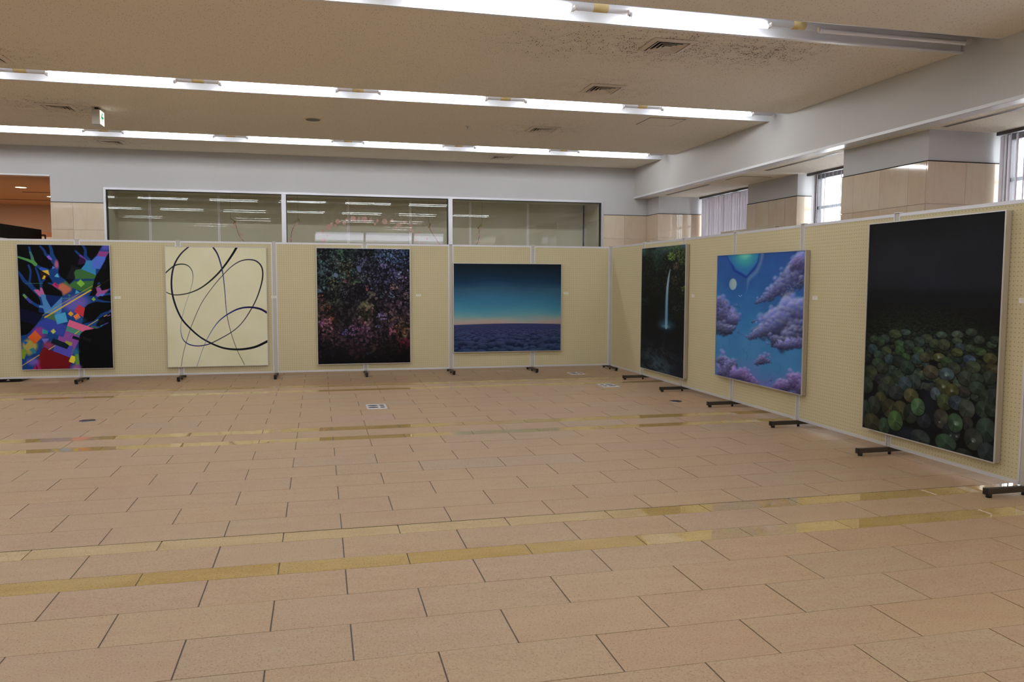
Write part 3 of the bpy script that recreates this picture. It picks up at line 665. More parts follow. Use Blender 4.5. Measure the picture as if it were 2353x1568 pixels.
# name cards
def namecard(p, rz, lab):
    t = thing('name_card', lab, 'name card', p, rz, 'small white name cards on the boards')
    cd = MB().box(-0.035, 0.035, -0.0015, 0.0, -0.016, 0.016).build('card', m_card, t)
    mb = MB()
    for z, w in ((0.008, 0.022), (0.001, 0.026), (-0.007, 0.018)): mb.box(-w, w, -0.0022, -0.0014, z - 0.0012, z + 0.0012)
    mb.build('print', m_ink, cd)
for x, z, y, lab in ((-2.573, 1.104, YB - 0.0125, 'right of the black tree painting'), (-0.600, 1.107, YB - 0.0150, 'on the post right of the cream line painting'), (1.389, 1.128, YB - 0.0125, 'right of the dark leaf painting'), (3.597, 1.157, YB - 0.0125, 'right of the sky and cloud painting')):
    namecard((x, y, z), 0, 'small white name card ' + lab)
for y, z, lab in ((8.646, 1.169, 'right of the waterfall painting'), (6.264, 1.194, 'right of the blue cloud painting'), (4.10, 1.223, 'at the right picture edge beside the lily pad painting')):
    namecard((XR - 0.0125, y, z), -math.pi / 2, 'small white name card ' + lab)

# ------------------------------------------------------------------ floor fittings
m_drk = mat('black_opening', rgb(20, 18, 18), 0.5)
def plate(x, y, w, d, lab, flip=False):
    t = thing('floor_socket_plate', lab, 'floor plate', (x, y, 0), group='white floor socket plates')
    pl_ = MB().box(-w / 2, w / 2, -d / 2, d / 2, -0.001, 0.004).build('plate', m_white, t, bevel=0.002)
    for row in (-1, 1):
        for a, b in (((-0.42, 0.10), (0.16, 0.42)) if not flip else ((-0.42, -0.16), (-0.10, 0.42))):
            mb = MB(); cx_ = (a + b) / 2 * w; rx = (b - a) / 2 * w; N = 18
            mb.poly([(cx_ + rx * math.cos(2 * math.pi * q / N), row * d * 0.2 + 0.032 * math.sin(2 * math.pi * q / N), 0.0042) for q in range(N)], (0, 0, 0.0008))
            mb.build('opening', m_drk, pl_)
plate(0.576, 8.49, 0.21, 0.31, 'white floor plate with black lens-shaped openings in the middle of the floor')
plate(3.61, 10.96, 0.21, 0.27, 'white floor plate near the corner of the boards, farthest one')
plate(3.595, 9.59, 0.21, 0.30, 'white floor plate in front of the waterfall painting', True)
for x, y, lab in ((-2.15, 8.215, 'round steel floor socket lid on the left of the floor'), (3.854, 8.144, 'round steel floor socket lid before the right boards')):
    t = thing('floor_socket', lab, 'floor socket', (x, y, 0))
    MB().cyl((0, 0, -0.001), (0, 0, 0.005), 0.075, 28, 0.07).build('ring', m_steel, t); MB().cyl((0, 0, 0.004), (0, 0, 0.0065), 0.05, 24).build('lid', mat('dark_steel_lid', rgb(96, 96, 100), 0.3, metal=0.8), t)

# ------------------------------------------------------------------ paintings : numpy brushwork stored as colour attributes
def homog(q):
    """3x3 map taking sketch-sheet corners q = TL,TR,BR,BL to the unit square (v down)"""
    A = []; B = []
    for (x, y), (u, v) in zip(q, ((0, 0), (1, 0), (1, 1), (0, 1))):
        A.append([x, y, 1, 0, 0, 0, -u * x, -u * y]); B.append(u)
        A.append([0, 0, 0, x, y, 1, -v * x, -v * y]); B.append(v)
    h = np.linalg.solve(np.array(A, float), np.array(B, float)); return np.append(h, 1).reshape(3, 3)
class Cv:
    def __init__(s, W, H, quad, col):
        s.W, s.H = W, H; s.M = homog(quad); s.a = np.zeros((H, W, 3)); s.a[:] = np.array(col) / 255.0
        s.X, s.Y = np.meshgrid(np.arange(W) + .5, np.arange(H) + .5)
        s.sx = abs(quad[1][0] - quad[0][0]) / W
    def T(s, pts):
        p = np.asarray(pts, float).reshape(-1, 2); q = np.c_[p, np.ones(len(p))] @ s.M.T; q = q[:, :2] / q[:, 2:]
        return q * [s.W, s.H]
    def blend(s, y0, y1, x0, x1, m, col):
        col = np.asarray(col, float) / 255.0
        s.a[y0:y1, x0:x1] += (col - s.a[y0:y1, x0:x1]) * m[..., None]
    def poly(s, pts, col, al=1.0, soft=0.0, grain=0.0):
        q = s.T(pts); pad = soft * 2 + 2
        x0 = max(0, int(q[:, 0].min() - pad)); x1 = min(s.W, int(q[:, 0].max() + pad) + 1); y0 = max(0, int(q[:, 1].min() - pad)); y1 = min(s.H, int(q[:, 1].max() + pad) + 1)
        if x1 <= x0 or y1 <= y0: return
        m = np.zeros((y1 - y0, x1 - x0))
        for oy in (-.33, 0, .33):
            for ox in (-.33, 0, .33):
                X = s.X[y0:y1, x0:x1] + ox; Y = s.Y[y0:y1, x0:x1] + oy; c = np.zeros(X.shape, bool)
                j = len(q) - 1
                for i in range(len(q)):
                    xi, yi = q[i]; xj, yj = q[j]
                    if yi != yj: c ^= ((yi > Y) != (yj > Y)) & (X < (xj - xi) * (Y - yi) / (yj - yi) + xi)
                    j = i
                m += c
        m /= 9.0
        if soft: m = blur(m, soft)
        if grain: m = np.clip(m * (1 + grain * (NR.random(m.shape) - .5) * 2), 0, 1)
        s.blend(y0, y1, x0, x1, m * al, col)
    def stroke(s, pts, widths, cols, al=1.0, soft=0.6):
        q = s.T(pts); n_ = len(q); w = np.interp(np.linspace(0, 1, n_), np.linspace(0, 1, len(widths)), widths) / s.sx
        cols = np.array(cols, float).reshape(-1, 3); cc = np.stack([np.interp(np.linspace(0, 1, n_), np.linspace(0, 1, len(cols)), cols[:, k]) for k in range(3)], 1)
        P = np.vstack([2 * q[0] - q[1], q, 2 * q[-1] - q[-2]]); out = []; ow = []; oc = []
        for i in range(n_ - 1):
            p0, p1, p2, p3 = P[i:i + 4]; N = max(2, int(np.hypot(*(p2 - p1)) / 0.7))
            for t in np.arange(N) / N:
                out.append(0.5 * (2 * p1 + (p2 - p0) * t + (2 * p0 - 5 * p1 + 4 * p2 - p3) * t * t + (-p0 + 3 * p1 - 3 * p2 + p3) * t ** 3)); ow.append(w[i] + (w[i + 1] - w[i]) * t); oc.append(cc[i] + (cc[i + 1] - cc[i]) * t)
        acc = np.zeros((s.H, s.W)); ca = np.zeros((s.H, s.W, 3))
        for p, ww_, c_ in zip(out, ow, oc):
            r = ww_ / 2; x0 = max(0, int(p[0] - r - 2)); x1 = min(s.W, int(p[0] + r + 3)); y0 = max(0, int(p[1] - r - 2)); y1 = min(s.H, int(p[1] + r + 3))
            if x1 <= x0 or y1 <= y0: continue
            d = np.hypot(s.X[y0:y1, x0:x1] - p[0], s.Y[y0:y1, x0:x1] - p[1]); m = np.clip((r + .5 - d) / (2 * soft) + .0, 0, 1) * min(1.0, max(ww_, .35))
            a = acc[y0:y1, x0:x1]; up = m > a; a[up] = m[up]; ca[y0:y1, x0:x1][up] = c_
        s.a += (ca / 255.0 - s.a) * (acc * al)[..., None]
    def ell(s, c, rx, ry, col, al=1.0, soft=1.0, ang=0.0, shade=None):
        p = s.T([c, (c[0] + rx, c[1]), (c[0], c[1] + ry)]); R1 = max(.4, np.hypot(*(p[1] - p[0]))); R2 = max(.4, np.hypot(*(p[2] - p[0]))); s.ell_px(p[0], R1, R2, col, al, soft, ang, shade)
    def ell_px(s, p, R1, R2, col, al=1.0, soft=1.0, ang=0.0, shade=None):
        R = max(R1, R2) + soft + 1; x0 = max(0, int(p[0] - R)); x1 = min(s.W, int(p[0] + R) + 1); y0 = max(0, int(p[1] - R)); y1 = min(s.H, int(p[1] + R) + 1)
        if x1 <= x0 or y1 <= y0: return
        dx = s.X[y0:y1, x0:x1] - p[0]; dy = s.Y[y0:y1, x0:x1] - p[1]; ca, sa = math.cos(ang), math.sin(ang)
        u = (dx * ca + dy * sa) / R1; v = (-dx * sa + dy * ca) / R2; d = np.sqrt(u * u + v * v)
        m = np.clip((1 - d) * min(R1, R2) / max(soft, .3) + .5, 0, 1) * al
        if shade is not None:
            cc, m2 = shade(u, v, d); m = m * m2; s.a[y0:y1, x0:x1] += (cc / 255.0 - s.a[y0:y1, x0:x1]) * m[..., None]
        else: s.blend(y0, y1, x0, x1, m, col)
NR = np.random.default_rng(7)
def blur(m, r):
    r = max(1, int(round(r))); k = np.exp(-(np.arange(-2 * r, 2 * r + 1) / r) ** 2 / 2 * 1.0); k /= k.sum()
    m = np.pad(m, 2 * r, mode='edge')
    m = np.apply_along_axis(lambda v: np.convolve(v, k, 'valid'), 0, m); return np.apply_along_axis(lambda v: np.convolve(v, k, 'valid'), 1, m)
def fbm(W, H, sc, seed, octv=4, asp=1.0):
    g = np.random.default_rng(seed); out = np.zeros((H, W)); amp = 1; tot = 0
    for o in range(octv):
        nx, ny = max(2, int(W / sc * 2 ** o) + 2), max(2, int(H / (sc * asp) * 2 ** o) + 2); G = g.random((ny, nx))
        x = np.linspace(0, nx - 1.001, W); y = np.linspace(0, ny - 1.001, H); xi = x.astype(int); yi = y.astype(int); fx = x - xi; fy = y - yi; fx = fx * fx * (3 - 2 * fx); fy = fy * fy * (3 - 2 * fy)
        a = G[yi][:, xi]; b = G[yi][:, xi + 1]; c = G[yi + 1][:, xi]; d = G[yi + 1][:, xi + 1]
        out += amp * ((a * (1 - fx) + b * fx) * (1 - fy)[:, None] + (c * (1 - fx) + d * fx) * fy[:, None]); tot += amp; amp *= .5
    return out / tot
GAIN = 1.12
def canvas_mesh(cv, w, h):
    H, W = cv.H, cv.W
    a = np.clip(cv.a, 0, 1); a = np.where(a <= 0.04045, a / 12.92, ((a + 0.055) / 1.055) ** 2.4) * GAIN; a = np.clip(a, 0, .86)
    xs = np.linspace(-w / 2, w / 2, W); zs = np.linspace(h, 0, H); X, Z = np.meshgrid(xs, zs)
    co = np.stack([X.ravel(), np.zeros(W * H), Z.ravel()], 1)
    i = np.arange(W * H).reshape(H, W); q = np.stack([i[:-1, :-1], i[1:, :-1], i[1:, 1:], i[:-1, 1:]], -1).reshape(-1, 4)
    me = bpy.data.meshes.new('painted_canvas'); me.vertices.add(W * H); me.vertices.foreach_set('co', co.ravel().astype('f'))
    nf = len(q); me.loops.add(nf * 4); me.loops.foreach_set('vertex_index', q.ravel().astype('i')); me.polygons.add(nf)
    me.polygons.foreach_set('loop_start', np.arange(0, nf * 4, 4, dtype='i')); me.polygons.foreach_set('loop_total', np.full(nf, 4, dtype='i'))
    me.update(calc_edges=True)
    ca = me.color_attributes.new('paint', 'FLOAT_COLOR', 'POINT'); ca.data.foreach_set('color', np.c_[a.reshape(-1, 3), np.ones(W * H)].ravel().astype('f'))
    return me
m_paint = mat('oil_paint', W1, 0.45, spec=0.35); n = NT(m_paint); at_ = n.t.nodes.new('ShaderNodeAttribute'); at_.attribute_name = 'paint'; n.l(at_.outputs['Color'], n.b.inputs['Base Color'])
n.b.inputs['Specular IOR Level'].default_value = 0.12; n.b.inputs['Roughness'].default_value = 0.6
m_fr = mat('silver_frame_moulding', rgb(212, 210, 208), 0.3, metal=0.6)
def painting(label, cv, w, h, loc, rz, depth, sidemat):
    t = thing('painting', label, 'painting', loc, rz)
    me = canvas_mesh(cv, w - 0.016, h - 0.016); me.materials.append(m_paint)
    o = bpy.data.objects.new('painted_canvas', me); C.objects.link(o); o.parent = t; o.location = (0, -depth + 0.003, 0.008)
    MB().box(-w / 2 + 0.004, w / 2 - 0.004, -depth + 0.004, -0.002, 0.004, h - 0.004).build('canvas_body', sidemat, t)
    f = 0.008
    for x0, x1, z0, z1 in ((-w / 2, w / 2, 0, f), (-w / 2, w / 2, h - f, h), (-w / 2, -w / 2 + f, f, h - f), (w / 2 - f, w / 2, f, h - f)):
        MB().box(x0, x1, -depth - 0.002, -0.004 if sidemat is m_fr else -depth + 0.006, z0, z1).build('frame_bar', m_fr, t)
    return t

# 1 : black tree silhouette with bright coloured shapes
Q1 = [(86, 74), (2162, 90), (2236, 2854), (184, 2876)]
c = Cv(230, 340, Q1, (4, 4, 6)); BLU = (20, 60, 124); NAV = (10, 28, 78)
D = 1421
def dn(p): return [(x, y + D) for x, y in p]
# lower body of the tree, then branches
c.poly([(160, 2115), (300, 2085), (400, 1990), (480, 1900), (560, 1800), (650, 1666), (690, 1600), (600, 1500), (600, 1190), (1090, 1240), (1090, 1140), (900, 1020), (860, 880), (790, 680), (860, 600), (1005, 620), (1010, 700), (1060, 800), (1180, 880), (1255, 970), (1390, 830), (1360, 690), (1390, 640), (1520, 620), (1600, 520), (1640, 440), (1760, 430), (1880, 300), (2010, 90), (2160, 90), (2150, 260), (2060, 430), (1950, 630), (1860, 760), (1790, 930), (1770, 1080), (1700, 1230), (1850, 1230), (1900, 1300), (1800, 1380), (1650, 1420), (1600, 1500), (1580, 1620), (1530, 1860), (1660, 1820), (1760, 1790), (1860, 1700), (1960, 1640), (2100, 1610), (2190, 1540), (2200, 1700), (2050, 1880), (1900, 1960), (1750, 1966), (1600, 1990), (1500, 2061), (1480, 2141), (1460, 2200), (1450, 2400), (1455, 2560), (1480, 2760), (1500, 2860), (180, 2876)], BLU)
for p, w in [([(360, 140), (400, 300), (440, 460), (500, 530)], [50, 60, 90]), ([(110, 350), (250, 400), (400, 460), (500, 530)], [50, 60, 80]), ([(610, 120), (700, 220), (740, 310), (840, 350), (900, 470)], [50, 70, 90]), ([(815, 80), (850, 180), (870, 300), (920, 420), (960, 560), (930, 700)], [60, 80, 120, 140]),
             ([(500, 530), (620, 610), (760, 660), (850, 780), (960, 900), (1080, 950)], [60, 100, 110, 180]), ([(345, 545), (385, 660), (380, 800), (365, 930), (420, 1000)], [50, 50, 70]), ([(500, 600), (550, 720), (590, 860), (620, 1000), (620, 1120)], [40, 60, 60, 60]), ([(700, 850), (640, 920), (610, 1000)], [50, 50]),
             ([(120, 690), (180, 780), (250, 890), (360, 980), (470, 1090), (590, 1200), (650, 1300)], [50, 80, 90, 110, 130]), ([(230, 1200), (330, 1300), (450, 1400), (570, 1460), (700, 1500)], [60, 70, 90]), ([(790, 940), (880, 970), (980, 1010), (1060, 1030)], [40, 60, 90]),
             ([(1560, 90), (1620, 200), (1620, 330), (1680, 420)], [50, 70, 110]), ([(1400, 220), (1480, 300), (1560, 370), (1660, 440)], [50, 60, 90]), ([(1920, 950), (1910, 1060), (1930, 1160), (1880, 1230)], [70, 80, 110]), ([(2180, 1070), (2080, 1130), (1980, 1150), (1900, 1200)], [50, 60, 90]),
             ([(2190, 1180), (2080, 1190), (1980, 1210)], [60, 70]), ([(1800, 1320), (1900, 1330), (2050, 1360), (2190, 1370)], [90, 60, 30])]:
    c.stroke(p, w, [BLU])
for p, w in [([(1700, 1870), (1800, 1790), (1900, 1690), (1990, 1625), (2120, 1600), (2190, 1550)], [60, 70, 50]), ([(1560, 1890), (1750, 1880), (1900, 1900), (2050, 1840), (2130, 1810)], [60, 60, 40, 20])]: c.stroke(p, w, [BLU])
c.stroke([(380, 250), (420, 340), (450, 450), (500, 525)], [50, 60, 90], [(60, 110, 110), (84, 150, 76)]); c.stroke([(120, 360), (250, 400), (400, 455), (500, 520)], [40, 60, 80], [(84, 150, 76)])
c.poly([(570, 600), (640, 590), (780, 640), (630, 660), (590, 640)], (48, 88, 190)); c.poly([(590, 670), (820, 770), (720, 830), (640, 850)], (50, 24, 22)); c.poly([(630, 665), (780, 645), (815, 770), (750, 730)], (222, 186, 62)); c.poly([(640, 850), (685, 765), (728, 785), (700, 850)], (222, 186, 62))
c.poly([(745, 350), (800, 318), (875, 405), (850, 432), (790, 400)], (138, 96, 206)); c.ell((970, 520), 45, 95, (178, 92, 126), .95, 4); c.poly([(875, 560), (940, 595), (875, 625)], (88, 128, 232)); c.poly([(985, 715), (1028, 812), (915, 795)], (92, 178, 210))
c.poly([(1480, 330), (1500, 290), (1700, 460), (1625, 480), (1560, 380)], (112, 66, 158)); c.poly([(1490, 340), (1600, 400), (1630, 450), (1600, 500), (1450, 530)], (46, 20, 56))
c.poly([(1520, 620), (1600, 530), (1640, 430), (1770, 430), (1850, 470), (1850, 760), (1700, 700)], (56, 132, 186)); c.poly([(1770, 425), (1880, 330), (2080, 330), (2060, 430), (1950, 620), (1790, 620)], (80, 112, 210)); c.poly([(1880, 330), (1930, 220), (2160, 230), (2080, 345)], (140, 66, 134)); c.poly([(1960, 200), (2020, 90), (2160, 90), (2155, 215)], (82, 80, 170), 1, 3)
c.poly([(1180, 850), (1310, 540), (1500, 610), (1390, 660), (1390, 840)], (22, 22, 30)); c.poly([(2080, 440), (2080, 610), (1960, 620)], (14, 12, 34))
G_ = (58, 106, 56)
c.poly([(1360, 700), (1400, 645), (1520, 625), (1860, 765), (1820, 840), (1390, 850)], G_); c.poly([(1370, 895), (1810, 885), (1770, 1060), (1590, 1150), (1480, 1110), (1300, 1040), (1130, 950), (1150, 880), (1255, 970)], G_); c.poly([(1370, 855), (1820, 840), (1805, 885), (1340, 895)], (22, 58, 118))
c.poly([(1505, 855), (1605, 955), (1515, 1030), (1412, 940)], (124, 186, 66)); c.poly([(1020, 960), (1110, 930), (1310, 1050), (1290, 1120), (1110, 1225), (1080, 1120), (985, 1060)], (186, 106, 80), 1, 2)
c.poly([(860, 985), (930, 920), (1030, 1000), (985, 1060)], (182, 44, 106)); c.poly([(920, 925), (985, 1010), (940, 975)], (6, 6, 8)); c.poly([(1405, 1090), (1485, 1155), (1378, 1185)], (78, 160, 200)); c.poly([(1210, 1190), (1290, 1200), (1250, 1250)], (66, 120, 88))
c.poly([(450, 1090), (560, 1080), (590, 1130), (600, 1030), (650, 1060), (700, 1200), (600, 1250), (520, 1170)], (184, 100, 156)); c.poly([(600, 1190), (720, 1195), (730, 1290), (840, 1490), (1090, 1240), (1070, 1600), (980, 1640), (700, 1610), (570, 1530), (570, 1440), (665, 1440)], (74, 132, 192))
c.poly([(720, 1200), (1085, 1240), (840, 1490), (735, 1300)], (14, 38, 96)); c.poly([(260, 940), (660, 938), (660, 955), (260, 955)], (70, 130, 110), .6)
c.poly([(205, 1210), (245, 1180), (320, 1260), (270, 1290)], (104, 148, 84)); c.poly([(270, 1290), (320, 1255), (430, 1370), (380, 1400)], (62, 66, 160))
c.ell((1380, 1420), 280, 170, (98, 92, 178), .9, 16); c.ell((1480, 1330), 200, 120, (108, 92, 176), .7, 14)
c.poly([(1850, 1040), (1950, 1040), (1985, 1110), (2150, 1070), (2090, 1140), (2020, 1200), (1880, 1250), (1840, 1210), (1880, 1150)], (156, 84, 146)); c.poly([(1880, 1020), (1960, 955), (1960, 985), (1885, 1035)], (222, 186, 62)); c.poly([(1900, 1200), (2060, 1180), (2000, 1230), (1910, 1230)], (84, 128, 220)); c.poly([(1800, 1250), (1845, 1305), (1795, 1350), (1750, 1300)], (124, 172, 58))
c.poly(dn([(1840, 468), (1880, 400), (1920, 320), (2000, 262), (2190, 180), (2200, 380), (2050, 440), (1940, 490), (1880, 490)]), (5, 5, 8)); c.poly(dn([(1530, 440), (1600, 60), (1700, -20), (1800, -45), (2200, -45), (2200, 90), (2080, 160), (1960, 205), (1880, 290), (1800, 368), (1700, 400)]), (4, 4, 6)); c.poly(dn([(1910, 350), (2020, 320), (2060, 390), (1930, 440)]), (10, 22, 30))
# lower half patches
c.poly(dn([(560, 390), (740, 300), (1190, 470), (1110, 730), (480, 490)]), (50, 66, 158)); c.poly(dn([(690, 260), (900, 180), (960, 380), (740, 300)]), (68, 106, 76)); c.poly(dn([(570, 60), (660, 80), (690, 160), (690, 190), (560, 170)]), (16, 40, 110))
c.poly(dn([(910, 230), (1155, 172), (1212, 385), (972, 442)]), (74, 162, 210)); c.poly(dn([(1455, 5), (1600, 80), (1575, 180), (1565, 285), (1355, 165)]), (190, 52, 62)); c.poly(dn([(1280, 148), (1345, 210), (1285, 270), (1212, 208)]), (218, 160, 50)); c.poly(dn([(1440, 195), (1503, 295), (1398, 355), (1333, 258)]), (238, 124, 66))
c.ell((1500, 1780), 110, 60, (40, 96, 152), .6, 10)
c.poly(dn([(1245, 340), (1800, 540), (1750, 555), (1600, 580), (1545, 610), (1195, 478)]), (216, 102, 144)); c.poly(dn([(1195, 480), (1545, 612), (1500, 650), (1470, 700), (1160, 590)]), (74, 136, 124)); c.poly(dn([(1160, 590), (1460, 700), (1480, 760), (1300, 1140), (1160, 900), (980, 780), (1010, 700), (1110, 730)]), (136, 76, 154))
c.ell((560, 2040), 140, 120, (150, 56, 136), .9, 9); c.ell((650, 2120), 90, 60, (120, 50, 130), .6, 9)
c.poly(dn([(640, 540), (765, 590), (760, 660), (632, 645)]), (44, 142, 148)); c.poly(dn([(890, 540), (945, 605), (880, 660), (825, 595)]), (172, 186, 90)); c.ell((360, 2340), 170, 150, (168, 150, 72), .95, 9); c.poly(dn([(480, 580), (632, 735), (470, 885), (312, 730)]), (202, 92, 42))
c.poly(dn([(215, 810), (322, 835), (250, 910)]), (36, 92, 160)); c.poly(dn([(170, 985), (300, 1020), (235, 1220), (175, 1200)]), (112, 142, 40)); c.poly(dn([(445, 960), (508, 1075), (400, 1120), (342, 1000)]), (46, 114, 132)); c.ell((340, 2500), 60, 60, (158, 146, 66), .8, 6)
c.poly(dn([(620, 762), (790, 762), (695, 892)]), (102, 106, 200)); c.ell((780, 2330), 120, 80, (150, 50, 84), .9, 9); c.poly(dn([(880, 755), (1248, 895), (1205, 1008), (830, 860)]), (6, 24, 36)); c.poly(dn([(930, 905), (1190, 1000), (1240, 920), (1330, 950), (1255, 1190), (870, 1040)]), (78, 76, 174))
c.poly(dn([(1330, 698), (1475, 745), (1465, 810), (1302, 762)]), (6, 26, 40)); c.poly(dn([(1170, 808), (1310, 855), (1290, 925), (1240, 920), (1140, 850)]), (150, 148, 62)); c.poly(dn([(1480, 590), (1380, 665), (1350, 660), (1460, 585)]), (206, 188, 70))
c.poly(dn([(650, 950), (1265, 1195), (1285, 1310), (1235, 1440), (430, 1455)]), (106, 16, 24)); c.poly(dn([(530, 1230), (610, 1450), (430, 1455), (480, 1330)]), (142, 30, 86)); c.poly(dn([(490, 1320), (540, 1450), (510, 1455), (480, 1350)]), (84, 6, 40)); c.ell((430, 2700), 130, 80, (110, 90, 176), .9, 9)
c.poly(dn([(1285, 1140), (1370, 1165), (1372, 1255), (1342, 1325), (1225, 1280)]), (228, 206, 66)); c.poly(dn([(1365, 1110), (1445, 1110), (1470, 1365), (1370, 1360)]), (100, 144, 58)); c.ell((1380, 2480), 80, 70, (46, 116, 136), .8, 9); c.ell((1400, 2830), 110, 60, (158, 92, 142), .9, 7)
for p, q_, w in [((640, 1666), (1775, 1000), 12), ((700, 1708), (1757, 1085), 34), ((1750, 1080), (2165, 850), 30), ((1650, 1910), (1895, 1762), 18), ((180, 2785), (570, 2545), 18), ((780, 2430), (930, 2335), 18), ((2030, 1690), (2100, 1655), 20)]:
    c.stroke([p, ((p[0] + q_[0]) / 2, (p[1] + q_[1]) / 2), q_], [w], [(210, 178, 70) if p[0] != 1750 else (34, 24, 20)])
c.poly([(1085, 1275), (1390, 1272), (1390, 1290), (1085, 1292)], (60, 140, 130), .8); c.poly([(2140, 1600), (2195, 1525), (2200, 1580)], (112, 70, 168)); c.poly([(2095, 1680), (2175, 1640), (2175, 1670), (2110, 1695)], (112, 78, 176))
c.poly(dn([(1940, 480), (2040, 440), (1960, 500)]), (50, 156, 156)); c.poly(dn([(2030, 440), (2130, 400), (2110, 430), (2030, 460)]), (104, 70, 170)); c.poly(dn([(1740, 480), (1910, 520), (1850, 545), (1740, 510)]), (62, 104, 66)); c.poly(dn([(1540, 720), (1735, 780), (1710, 860), (1530, 770)]), (20, 26, 22))
c.poly(dn([(140, 60), (640, 240), (500, 460), (150, 360)]), (6, 10, 40)); c.a += (NR.random(c.a.shape[:2])[..., None] - .5) * .03
painting('tall painting of a black tree silhouette filled with bright coloured squares', c, 1.09, 1.617, (-3.182, YB - 0.0152, 0.172), 0, 0.040, m_fr)

# 2 : looping dark lines on cream
Q2 = [(50, 42), (1304, 50), (1325, 1518), (80, 1536)]
c = Cv(420, 520, Q2, (222, 219, 188)); f_ = fbm(420, 520, 130, 3); c.a += (f_[..., None] - .5) * np.array([.06, .055, .10])
K = (14, 16, 24)
c.stroke([(360, 30), (250, 130), (170, 260), (133, 420), (135, 600), (180, 780), (255, 940), (360, 1060), (480, 1165), (620, 1245), (760, 1300), (900, 1320), (1040, 1315), (1180, 1285), (1330, 1215)], [16, 20, 22, 22, 20, 24, 28, 32], [(40, 24, 56), (22, 16, 50), (16, 20, 46), (12, 18, 30), (10, 20, 20), (12, 18, 22)])
c.stroke([(40, 385), (110, 320), (180, 272), (270, 258), (345, 285), (390, 360), (390, 470), (350, 620), (300, 760), (255, 930), (238, 1060), (260, 1180), (330, 1250), (440, 1275), (560, 1260), (660, 1220), (860, 1110), (990, 1000), (1110, 830), (1200, 650), (1260, 440), (1255, 300), (1190, 220), (1090, 198), (980, 220), (870, 290), (760, 400), (640, 540), (500, 740), (390, 980), (320, 1180), (270, 1360), (240, 1530)],
         [14, 16, 14, 8, 4, 4, 6, 14, 14, 12, 10, 14, 18, 18, 14, 10, 8, 7, 6, 6], [(24, 36, 28), (14, 30, 30), (40, 60, 60), (90, 110, 120), (50, 80, 140), (22, 40, 110), (22, 28, 66), (30, 20, 48), (12, 22, 26), (36, 22, 56), (40, 24, 60), (22, 26, 48), (18, 22, 30), (60, 62, 66)])
c.stroke([(950, 30), (890, 130), (800, 260), (700, 380), (580, 490), (460, 570), (330, 620), (200, 640), (120, 630), (50, 600)], [30, 26, 22, 20, 18, 14, 14, 12, 10], [(14, 14, 22), (10, 14, 20), (26, 34, 22), (36, 42, 22), (40, 46, 24)])
c.stroke([(635, 30), (700, 130), (745, 270), (770, 400), (790, 600), (810, 860), (860, 1100), (935, 1320), (1030, 1515)], [22, 18, 16, 12, 10, 8, 7, 7, 7], [(44, 24, 60), (30, 26, 80), (28, 56, 130), (22, 34, 100), (16, 24, 36), (30, 34, 30), (44, 52, 36)])
c.stroke([(1330, 870), (1230, 815), (1100, 793), (970, 810), (850, 865), (730, 950), (640, 1060), (560, 1200), (500, 1340), (435, 1530)], [30, 26, 22, 20, 16, 10, 8, 6, 6], [(44, 30, 70), (26, 18, 70), (20, 24, 90), (24, 44, 120), (50, 80, 150), (90, 116, 150), (100, 116, 130)])
painting('cream painting with thin looping dark blue and black lines', c, 1.292, 1.615, (-1.332, YB - 0.0152, 0.168), 0, 0.040, m_fr)

# 3 : dark foliage
Q3 = [(0, 0), (100, 0), (100, 124), (0, 124)]
c = Cv(300, 372, Q3, (14, 13, 20)); W_, H_ = 300, 372
f1 = fbm(W_, H_, 60, 11); c.a += (f1[..., None] - .45) * np.array([.05, .05, .07])
rg = np.random.default_rng(21)
def leafcol(u, v):
    keys = [((.1, .05), (70, 84, 92)), ((.3, .06), (70, 112, 98)), ((.5, .08), (74, 88, 104)), ((.75, .05), (92, 128, 178)), ((.95, .08), (86, 106, 170)), ((.1, .25), (74, 110, 108)), ((.35, .2), (84, 84, 62)), ((.55, .25), (82, 80, 122)), ((.78, .2), (92, 92, 150)), ((.95, .3), (84, 74, 110)),
            ((.15, .45), (74, 86, 74)), ((.4, .42), (56, 54, 60)), ((.65, .45), (50, 44, 58)), ((.9, .45), (92, 70, 92)), ((.1, .58), (86, 52, 48)), ((.3, .58), (40, 36, 44)), ((.5, .58), (92, 84, 70)), ((.75, .58), (64, 52, 62)), ((.12, .7), (134, 76, 90)), ((.35, .7), (44, 36, 48)), ((.5, .72), (100, 62, 92)), ((.75, .7), (110, 76, 104)), ((.93, .72), (124, 88, 70)),
            ((.1, .85), (36, 28, 40)), ((.5, .86), (58, 34, 46)), ((.75, .85), (44, 32, 36)), ((.95, .82), (90, 26, 44)), ((.2, .97), (20, 18, 28)), ((.6, .97), (40, 24, 34)), ((.95, .97), (8, 7, 9))]
    w = np.array([1 / (((u - a) ** 2 + (v - b) ** 2) + .002) ** 1.6 for (a, b), _ in keys]); return (w[:, None] * np.array([k[1] for k in keys])).sum(0) / w.sum()
for i in range(5200):
    u, v = rg.random(), rg.random() ** 1.15; dens = fbmv = f1[int(v * (H_ - 1)), int(u * (W_ - 1))]
    if v > .93 and rg.random() < .6: continue
    col = leafcol(u, v) * rg.choice([.35, .5, .7, .95, 1.2, 1.5], p=[.22, .26, .22, .16, .10, .04]) * (0.5 + 1.0 * dens)
    sz = rg.uniform(1.2, 4.6) if v < .45 else rg.uniform(2.0, 7.0)
    c.ell_px((u * W_, v * H_), sz, sz * rg.uniform(.4, .75), np.clip(col, 0, 235), rg.uniform(.45, .9), 1.2, rg.uniform(0, 3.14))
def X3(x, y): return ((x - 110) / 2130 * 100, (y - 100) / 2750 * 124)
